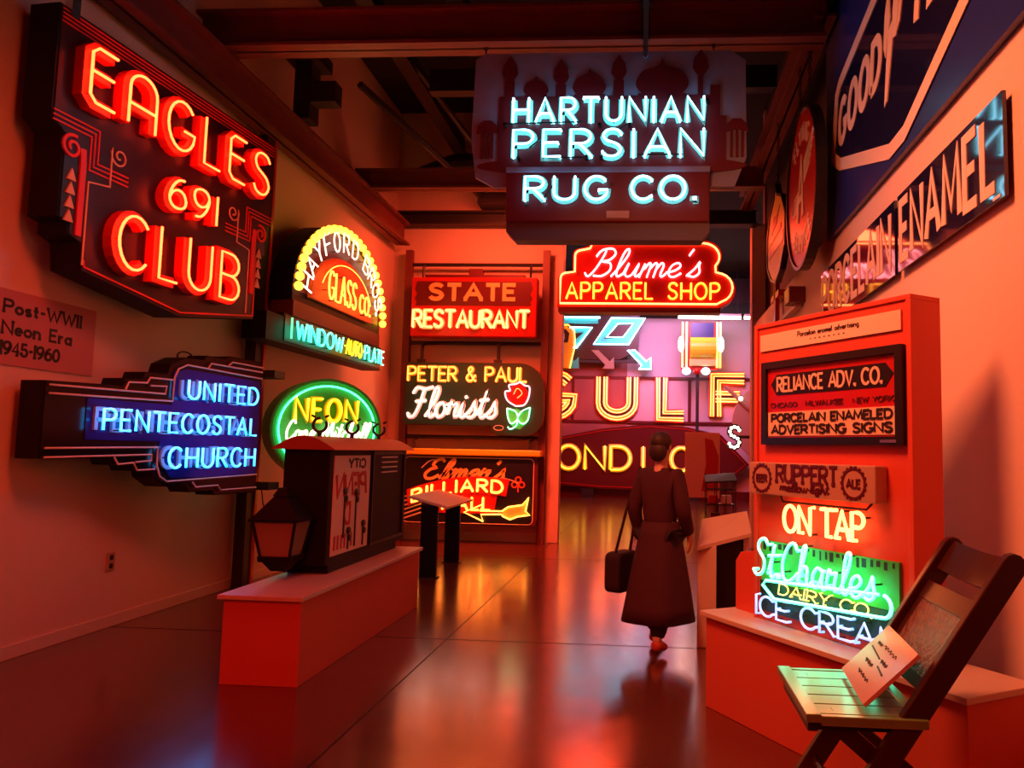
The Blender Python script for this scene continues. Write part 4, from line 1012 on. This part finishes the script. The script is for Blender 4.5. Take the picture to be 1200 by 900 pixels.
# ================================================================== READING STAND BY THE OPENING
t = Thing('reading_stand', 'pale slant-topped reading stand with dark gap behind the angled plinth', 'reading stand', (.62, 6.4, 0), 0, 'slant-topped reading stands')
mb = MB(); mb.add([(-.22, -.10, .80), (.24, .12, .90), (.24, .40, 1.06), (-.16, .18, 1.00), (-.22, -.10, .77), (.24, .12, .87), (.24, .40, 1.03), (-.16, .18, .97)], [(0,1,2,3),(7,6,5,4),(0,4,5,1),(1,5,6,2),(2,6,7,3),(3,7,4,0)])
t.part('slanted_top', mb, 'plinth_top')
t.part('leg', MB().box(-.21, -.06, -.04, .02, 0, .80), 'plinth_top', bevel=.003)
t.part('leg', MB().box(.16, .22, .16, .36, 0, .90), 'plinth_top', bevel=.003)
t.part('back_panel', MB().box(-.06, .18, .16, .19, .05, .88), 'black')  # black sheet added to stand in for the dark gap between the legs

# ================================================================== THE FAR HALL
FY = 25.5
t = Thing('neon_sign', 'black sign with slanted cyan letters and arrows in the far hall', 'neon sign', (0, FY, 0), base=(-1.6, 0, 4.3))
t.part('cabinet', MB().prism([(-4.3, 4.62), (-4.3, 6.12), (-.36, 6.12), (-.40, 4.94), (-1.0, 4.62)], 0, .3), 'black')
G_ = [(-1.80, 6.0), (-3.0, 6.0), (-3.72, 5.1), (-2.62, 5.1), (-2.05, 5.62), (-2.60, 5.62)]
g = MB(); g.ribbon([(-1.75, 5.93), (-2.95, 5.93), (-3.6, 5.08), (-2.55, 5.08), (-2.1, 5.58), (-2.65, 5.58)], .22, -.03, 0)
t.part('letter_face', g, 'teal')
neon_line(t, [(-1.68, 6.02), (-3.02, 6.02), (-3.75, 5.0), (-2.45, 5.0), (-1.95, 5.68), (-2.7, 5.68)], 'n_cool', .08, .035, name='neon_letter')
o1 = [(-1.30, 6.0), (-.18, 6.0), (-.72, 5.12), (-1.88, 5.12)]; o2 = [(-1.08, 5.82), (-.56, 5.82), (-.90, 5.36), (-1.46, 5.36)]
mid = [((a[0]+b[0])/2, (a[1]+b[1])/2) for a, b in zip(o1, o2)]
t.part('letter_face', MB().ribbon(mid, .22, -.03, 0, True), 'teal')
neon_line(t, o1, 'n_cool', .08, .035, closed=True, name='neon_letter'); neon_line(t, o2, 'n_cool', .08, .025, closed=True, name='neon_letter')
for dx, m1, m2 in ((-1.22, 'tan', None), (0, 'teal', 'n_cool'), (-2.4, 'teal', None)):
    arw = [(-.74+dx, 4.92), (-.50+dx, 4.92), (-.12+dx, 4.55), (.02+dx, 4.68), (.04+dx, 4.30), (-.36+dx, 4.30), (-.26+dx, 4.42)]
    ob = t.part('arrow', MB().prism(arw, -.06, 0), m1)
    if m2: t.part('neon_outline', MB().tube([(x, -.10, z) for x, z in arw], .028, 6, True), m2, ob)
t.part('arrow_rail', MB().box(-3.2, .05, .0, .06, 4.5, 4.6), 'black_steel')
t.part('hanger', MB().box(-3.6, -3.5, .1, .2, 6.12, 6.17).box(-.8, -.7, .1, .2, 6.12, 6.17), 'black_steel')

t = Thing('enamel_sign', 'yellow shield sign with dark lettering beside the opening jamb', 'sign', (0, 24.6, 0), base=(-2.8, 0, 4.1))
t.part('shield', MB().prism([(-3.35, 4.22), (-3.35, 5.5), (-3.2, 5.58), (-2.7, 5.58), (-2.52, 5.42), (-2.48, 4.95), (-2.56, 4.6), (-2.64, 4.22)], 0, .12), 'yellow')
t.part('crown_band', MB().prism([(-3.33, 5.02), (-3.33, 5.48), (-2.74, 5.48), (-2.62, 5.35), (-2.66, 5.05)], -.01, 0), 'ink')
painted(t, layout('ers', -3.2, -2.72, 5.12, 5.50, SCRIPT, gap=.03, slant=.2), 'yellow', .05, -.01)
painted(t, layout('B', -3.05, -2.85, 4.68, 4.95), 'red_face', .06, 0, .01)
painted(t, layout('NE', -3.14, -2.8, 4.34, 4.58), 'ink', .05, 0, .01)
neon_line(t, [(-3.35, 5.62), (-2.66, 5.62), (-2.46, 5.44), (-2.42, 4.95), (-2.50, 4.6), (-2.58, 4.2)], 'n_gold', .04, .025)
t.part('pole', MB().box(-3.0, -2.9, .05, .12, 0, 4.3), 'black_steel')

t = Thing('neon_sign', 'row of big orange outlined neon capitals on the far wall', 'neon sign', (0, 25.925, 0), base=(0, 0, 2.5))
for ch, a, b in (('G', -3.85, -2.46), ('U', -1.75, -.42), ('L', .26, 1.3), ('F', 2.06, 3.3)):
    lay = layout(ch, a+.15, b-.15, 2.78, 4.06)
    for c, st in lay:
        mb = MB(); mc = MB(); mn = MB()
        for s in st: mb.ribbon(s, .46, -.05, 0); mc.ribbon(s, .32, -.09, -.05); mn.ribbon(s, .12, -.11, -.09)
        p = t.part('channel_letter', mb, 'red_letter'); t.part('letter_face', mc, 'gold', p); t.part('letter_inset', mn, 'ink', p)
        nn_ = MB()
        for s in st:
            q = [Vector((x, z)) for x, z in s]
            q = [p_ for i_, p_ in enumerate(q) if i_ == 0 or (p_-q[i_-1]).length > 1e-4]
            for off in (-.17, .17, -.07, .07):
                L = []
                for i in range(len(q)):
                    a_ = q[i]-q[i-1] if i > 0 else q[1]-q[0]; b_ = q[i+1]-q[i] if i < len(q)-1 else a_
                    a_.normalize(); b_.normalize(); tt = (a_+b_).normalized(); n_ = Vector((-tt.y, tt.x))
                    k = off/max(.8, n_.dot(Vector((-a_.y, a_.x)))); pp = q[i]+n_*k; L.append((pp.x, -.15, pp.y))
                nn_.tube(L, .022, 5)
        t.part('neon_letter', nn_, 'n_orange', p, smooth=True)

t = Thing('enamel_sign', 'long dark red lozenge sign with yellow neon letters near the far floor', 'sign', (0, FY+.1, 0), base=(-.3, 0, .3))
lz = [(-4.6, 1.2), (-3.9, 1.75), (-3.0, 2.0), (-1.6, 2.3), (0, 2.48), (1.3, 2.40), (2.4, 2.15), (3.3, 1.2), (2.6, .6), (1.5, .36), (0, .30), (-1.6, .32), (-3.0, .42), (-4.0, .75)]
t.part('cabinet', MB().prism(lz, 0, .25), 'dark_red')
t.part('border_line', MB().ribbon([(x*.97-.01, 1.36+(z-1.36)*.93) for x, z in lz], .03, -.02, 0, True), 'red_face')
for ch, a, b, m1 in (('O', -3.0, -2.3, 'n_yellow'), ('N', -2.1, -1.45, 'n_yellow'), ('D', -1.25, -.6, 'n_yellow'), ('I', -.35, .0, 'n_gold'), ('I', .45, .6, 'n_gold'), ('O', .75, 1.4, 'n_yellow'), ('I', 1.75, 1.9, 'n_yellow')):
    lay = layout(ch, a, b, .95, 1.72)
    painted(t, lay, 'gold', .16, 0, .05, 'channel_letter', True)
    neon_word(t, lay, m1, .10, .025, 0, 5)
t.part('foot', MB().box(-2.2, -1.8, 0, .3, 0, .32).box(1.2, 1.6, 0, .3, 0, .36), 'black_steel')

t = Thing('lit_sign', 'yellow paper-roll shaped sign with bright amber tubes at its sides', 'lit sign', (0, 24.9, 0), base=(1.6, 0, 4.2))
t.part('backboard', MB().box(1.0, 2.2, .0, .12, 4.25, 5.80), 'red_face')
t.part('picture_panel', MB().box(1.32, 2.06, -.03, 0, 5.28, 5.78), 'blue_face', label='plain blue-grey upper panel')
rl = MB(); rl.M = Matrix.Translation((0, -.10, 4.95)); rl.tube([(1.30, 0, 0), (2.12, 0, 0)], .34, 20)
t.part('roll', rl, 'yellow', smooth=False)
t.part('lower_bar', MB().box(1.28, 2.12, -.14, 0, 4.36, 4.60), 'gold', bevel=.03)
for x in (1.05, 1.18, 2.16, 2.26): t.part('neon_tube', MB().tube([(x, -.12, 4.30), (x, -.12, 5.78)], .035, 6), 'n_gold', smooth=True)
for x in (1.0, 2.28): t.part('bulb_cluster', MB().ball((x, -.18, 5.05), (.10, .08, .26), 10, 6), 'bulb_white', smooth=True)
for x, m1 in ((1.18, 'n_cool'), (1.52, 'red_face'), (1.80, 'n_cool')): t.part('lamp', MB().ball((x, -.15, 4.18), (.14, .10, .12), 10, 6), m1, smooth=True)
t.part('pole', MB().box(1.5, 1.6, .0, .1, 0, 4.3), 'black_steel')

t = Thing('round_sign', 'large round grey sign with bulb-tipped spokes behind the far display', 'sign', (3.65, 24.5, 0), 0, base=(0, 0, 0))
t.part('disc', MB().prism(arc(0, 2.55, 1.02, 1.16, 0, 360, 36)[:-1], 0, .15), 'tan')
for a in (62, 100, 140, 20): 
    p = t.part('spoke', MB().tube([(0+.5*cos(radians(a)), -.08, 2.55+.5*sin(radians(a))), (1.65*cos(radians(a)), -.08, 2.55+1.75*sin(radians(a)))], .07, 6), 'tan')
    t.part('bulb', MB().ball((1.02*cos(radians(a)), -.16, 2.55+1.14*sin(radians(a))), .07, 8, 6), 'bulb_white', p, smooth=True)
t.part('pole', MB().box(-.06, .06, .02, .14, 0, 1.5), 'black_steel')
t = Thing('bulb_letter_sign', 'black letter S outlined with white bulbs on a short arm', 'sign', (2.25, 20.5, 0), 0, base=(0, 0, 0))
lay = layout('S', -.14, .14, 1.72, 2.26)
mb = MB()
for s in lay[0][1]: mb.ribbon(s, .15, -.03, .05)
t.part('channel_letter', mb, 'black')
s = lay[0][1][0]
for k in range(0, len(s), 2): t.part('bulb', MB().ball((s[k][0], -.05, s[k][1]), .042, 8, 6), 'bulb_white', smooth=True)
t.part('arm', MB().box(.1, .9, 0, .06, 1.96, 2.04), 'black_steel'); t.part('pole', MB().box(.8, .9, 0, .08, 0, 2.05), 'black_steel')

for x0, x1, yy, lab in ((.9, 2.9, 24.6, 'long white fluorescent lamp above the yellow roll sign'), (3.0, 4.4, 24.6, 'white fluorescent lamp end next to the enamel wall post'),):
    t = Thing('tube_light', lab, 'ceiling light', ((x0+x1)/2, yy, 5.9), 0, 'far hall tube lights')
    L = (x1-x0)/2
    t.part('housing', MB().box(-L, L, -.06, .06, .05, .12), 'white'); t.part('tube', MB().tube([(-L, 0, .0), (L, 0, .0)], .045, 8), 'tube_lamp', smooth=True)
    t.part('hanger', MB().box(-L+.1, -L+.13, -.02, .02, .12, 1.6).box(L-.13, L-.1, -.02, .02, .12, 1.6), 'black_steel')

# wire rack and shop clutter by the enamel wall post
t = Thing('wire_rack', 'black wire display rack with slanted top tray in the far hall', 'rack', (1.42, 15.4, 0))
mb = MB()
for x in (-.28, -.09, .1, .28):
    mb.tube([(x, -.2, .03), (x, -.2, 1.0)], .010, 5); mb.tube([(x, .2, .03), (x, .2, 1.15)], .010, 5)
for z in (.2, .55, .85, 1.0):
    mb.tube([(-.28, -.2, z), (.28, -.2, z), (.28, .2, z), (-.28, .2, z)], .010, 5, True)
t.part('wire_frame', mb, 'black')
t.part('tray', MB().add([(-.3, -.22, 1.0), (.3, -.22, 1.04), (.3, .22, 1.18), (-.3, .22, 1.12), (-.3, -.22, .97), (.3, -.22, 1.01), (.3, .22, 1.15), (-.3, .22, 1.09)], [(0,1,2,3),(7,6,5,4),(0,4,5,1),(1,5,6,2),(2,6,7,3),(3,7,4,0)]), 'black')
for z in (.22, .56): t.part('shelf', MB().box(-.27, .27, -.19, .19, z, z+.012), 'black')
for i, (x, z, m1, lab) in enumerate(((-.14, .575, 'red_face', 'small red box on the upper shelf of the wire rack'), (.12, .575, 'white', 'small white box on the upper shelf of the wire rack'), (-.1, .235, 'dark_red', 'dark red box on the lower shelf of the wire rack'))):
    single('gift_box', MB().box(x-.09, x+.09, -.1, .1, 0, .16), m1, lab, 'box', (0, 0, 0), 'boxes on the wire rack', bevel=.006).location = (1.42, 15.4, z)
t = Thing('poster_stand', 'pale yellow and red poster stand behind the wire rack', 'poster', (1.25, 17.6, 0))
t.part('board', MB().box(-.42, .36, 0, .03, .55, 2.02), 'cream', bevel=.004)
t.part('print', MB().prism([(-.05, .7), (.33, .7), (.33, 1.5), (.2, 1.85), (.02, 1.9), (.05, 1.3)], -.004, 0), 'red_face')
t.part('leg', MB().box(-.4, -.36, .03, .06, 0, 1.6), 'black_steel'); t.part('leg', MB().box(.3, .34, .03, .06, 0, 1.6), 'black_steel')

# ================================================================== THE VISITOR
def skin_mesh(name, joints, edges, m, parent, sub=2, smooth_=True):
    names = list(joints); idx = {k: i for i, k in enumerate(names)}
    me = bpy.data.meshes.new(name)
    me.from_pydata([joints[k][0] for k in names], [(idx[a], idx[b]) for a, b in edges], [])
    o = bpy.data.objects.new(name, me); SC.collection.objects.link(o); o.parent = parent
    sk = o.modifiers.new('skin', 'SKIN'); sk.use_smooth_shade = smooth_
    lay_ = me.skin_vertices[0].data if me.skin_vertices else None
    if lay_ is None:
        bm = bmesh.new(); bm.from_mesh(me); bm.verts.layers.skin.verify(); bm.to_mesh(me); bm.free(); lay_ = me.skin_vertices[0].data
    for i, k in enumerate(names):
        r = joints[k][1]; lay_[i].radius = r if isinstance(r, tuple) else (r, r); lay_[i].use_root = (i == 0)
    sb = o.modifiers.new('sub', 'SUBSURF'); sb.levels = sub; sb.render_levels = sub
    me.materials.append(M[m]); return o
t = Thing('person', 'person in a long dark plum coat carrying a shoulder bag past the reading stand', 'person', (.10, 6.25, 0), radians(-28))
J = {'pelvis': ((0, 0, .92), (.13, .11)), 'waist': ((0, .0, 1.06), (.12, .095)), 'chest': ((0, .01, 1.25), (.145, .105)), 'neckb': ((0, .0, 1.40), (.07, .065)), 'neck': ((0, .01, 1.46), (.05, .052)),
     'chin': ((0, .03, 1.535), (.058, .066)), 'head': ((0, .02, 1.60), (.070, .085)), 'crown': ((0, .0, 1.665), (.052, .066)),
     'shL': ((-.155, 0, 1.36), .056), 'elL': ((-.215, -.05, 1.10), .042), 'wrL': ((-.21, .05, .88), .028), 'hL': ((-.205, .075, .82), (.032, .018)),
     'shR': ((.155, 0, 1.36), .056), 'elR': ((.215, -.03, 1.10), .042), 'wrR': ((.21, .10, .90), .028), 'hR': ((.205, .13, .845), (.032, .018)),
     'hipL': ((-.09, 0, .86), .088), 'knL': ((-.10, .14, .50), .058), 'anL': ((-.10, .11, .10), .038), 'toL': ((-.105, .25, .045), (.036, .028)),
     'hipR': ((.09, 0, .86), .088), 'knR': ((.10, -.04, .48), .058), 'anR': ((.10, -.24, .13), .038), 'toR': ((.105, -.12, .05), (.036, .028))}
Ed = [('pelvis', 'waist'), ('waist', 'chest'), ('chest', 'neckb'), ('neckb', 'neck'), ('neck', 'chin'), ('chin', 'head'), ('head', 'crown'), ('chest', 'shL'), ('shL', 'elL'), ('elL', 'wrL'), ('wrL', 'hL'), ('chest', 'shR'), ('shR', 'elR'), ('elR', 'wrR'), ('wrR', 'hR'),
      ('pelvis', 'hipL'), ('hipL', 'knL'), ('knL', 'anL'), ('anL', 'toL'), ('pelvis', 'hipR'), ('hipR', 'knR'), ('knR', 'anR'), ('anR', 'toR')]
for side, sx in (('L', -1), ('R', 1)):
    h = Vector(J['h'+side][0])
    for i, (dy, ln_) in enumerate(((-.024, .066), (-.008, .078), (.009, .074), (.026, .058))):
        a = h + Vector((0, dy, -.02)); J[f'f{side}{i}a'] = (tuple(a), .010); J[f'f{side}{i}b'] = (tuple(a + Vector((-sx*.004, 0, -ln_*.55))), .009); J[f'f{side}{i}c'] = (tuple(a + Vector((-sx*.020, 0, -ln_))), .007)
        Ed += [('h'+side, f'f{side}{i}a'), (f'f{side}{i}a', f'f{side}{i}b'), (f'f{side}{i}b', f'f{side}{i}c')]
    J[f't{side}a'] = (tuple(h + Vector((-sx*.01, .034, .015))), .011); J[f't{side}b'] = (tuple(h + Vector((-sx*.02, .05, -.025))), .009)
    Ed += [('h'+side, f't{side}a'), (f't{side}a', f't{side}b')]
body = skin_mesh('body', J, Ed, 'skin', t.o)
face = MB(); face.ball((0, .105, 1.585), (.012, .018, .022), 8, 6)
for sx in (-1, 1): face.ball((sx*.076, .01, 1.595), (.010, .020, .030), 8, 6)
t.part('face_features', face, 'skin', smooth=True)
eyes = MB()
for sx in (-1, 1): eyes.ball((sx*.030, .090, 1.605), (.012, .010, .007), 8, 5)
eyes.box(-.022, .022, .086, .094, 1.545, 1.550)
t.part('eyes_and_mouth', eyes, 'ink', smooth=True)
hr = MB(); hr.ball((0, -.008, 1.635), (.088, .098, .085), 16, 10); hr.ball((0, -.055, 1.56), (.080, .055, .085), 14, 8)
t.part('hair', hr, 'hair', smooth=True)
def swell(keys, edges, extra, m, name, over=None):
    Jn = {}
    for k in keys:
        p, r = J[k]; r = r if isinstance(r, tuple) else (r, r)
        e = extra.get(k, .022) if isinstance(extra, dict) else extra
        Jn[k] = (p, (r[0]+e, r[1]+e))
    if over: Jn.update(over)
    return skin_mesh(name, Jn, edges, m, t.o)
swell(['pelvis', 'waist', 'chest', 'neckb', 'shL', 'elL', 'wrL', 'shR', 'elR', 'wrR'], [('pelvis', 'waist'), ('waist', 'chest'), ('chest', 'neckb'), ('chest', 'shL'), ('shL', 'elL'), ('elL', 'wrL'), ('chest', 'shR'), ('shR', 'elR'), ('elR', 'wrR'), ],
      {'neckb': .012, 'pelvis': .03}, 'plum', 'coat')
sk_ = MB(); rg = [(1.0, .15, .125), (.9, .175, .15), (.75, .20, .19), (.55, .235, .235), (.36, .265, .275), (.24, .285, .30), (.24, .26, .275)]; nv = 28
sk_.add([(a*(1+.05*sin(5*k*2*pi/nv))*cos(2*pi*k/nv), -.03*(1-z)+b*(1+.05*sin(5*k*2*pi/nv))*sin(2*pi*k/nv), z) for z, a, b in rg for k in range(nv)], [(i*nv+k, i*nv+(k+1) % nv, (i+1)*nv+(k+1) % nv, (i+1)*nv+k) for i in range(len(rg)-1) for k in range(nv)] + [list(range(nv))])
t.part('coat_skirt', sk_, 'plum', smooth=True)
bg = MB(); bg.prism(rrect(-.17, .17, .42, .74, .06), -.07, .07)
bg.M = Matrix.Identity(4); bagm = MB(); bagm.v = [Vector((p.y-.335, p.x-.02, p.z)) for p in bg.v]; bagm.f = bg.f
bag = t.part('shoulder_bag', bagm, 'trouser', bevel=.02)
t.part('strap', MB().tube([(-.33, -.14, .72), (-.25, -.10, 1.1), (-.185, .0, 1.425), (-.25, .07, 1.1), (-.33, .10, .72)], .012, 6), 'trouser', bag)
swell(['pelvis', 'hipL', 'knL', 'anL', 'hipR', 'knR', 'anR'], [('pelvis', 'hipL'), ('hipL', 'knL'), ('knL', 'anL'), ('pelvis', 'hipR'), ('hipR', 'knR'), ('knR', 'anR')], {'pelvis': .01, 'anL': .03, 'anR': .03, 'knL': .025, 'knR': .025}, 'trouser', 'trousers')
for k in ('L', 'R'):
    a = Vector(J['an'+k][0]); b = Vector(J['to'+k][0])
    skin_mesh('shoe', {'a': (tuple(a + Vector((0, -.03, -.035))), (.045, .045)), 'm': (tuple((a+b)/2 + Vector((0, 0, -.01))), (.047, .04)), 'b': (tuple(b + Vector((0, .02, 0))), (.042, .03))}, [('a', 'm'), ('m', 'b')], 'shoe', t.o)
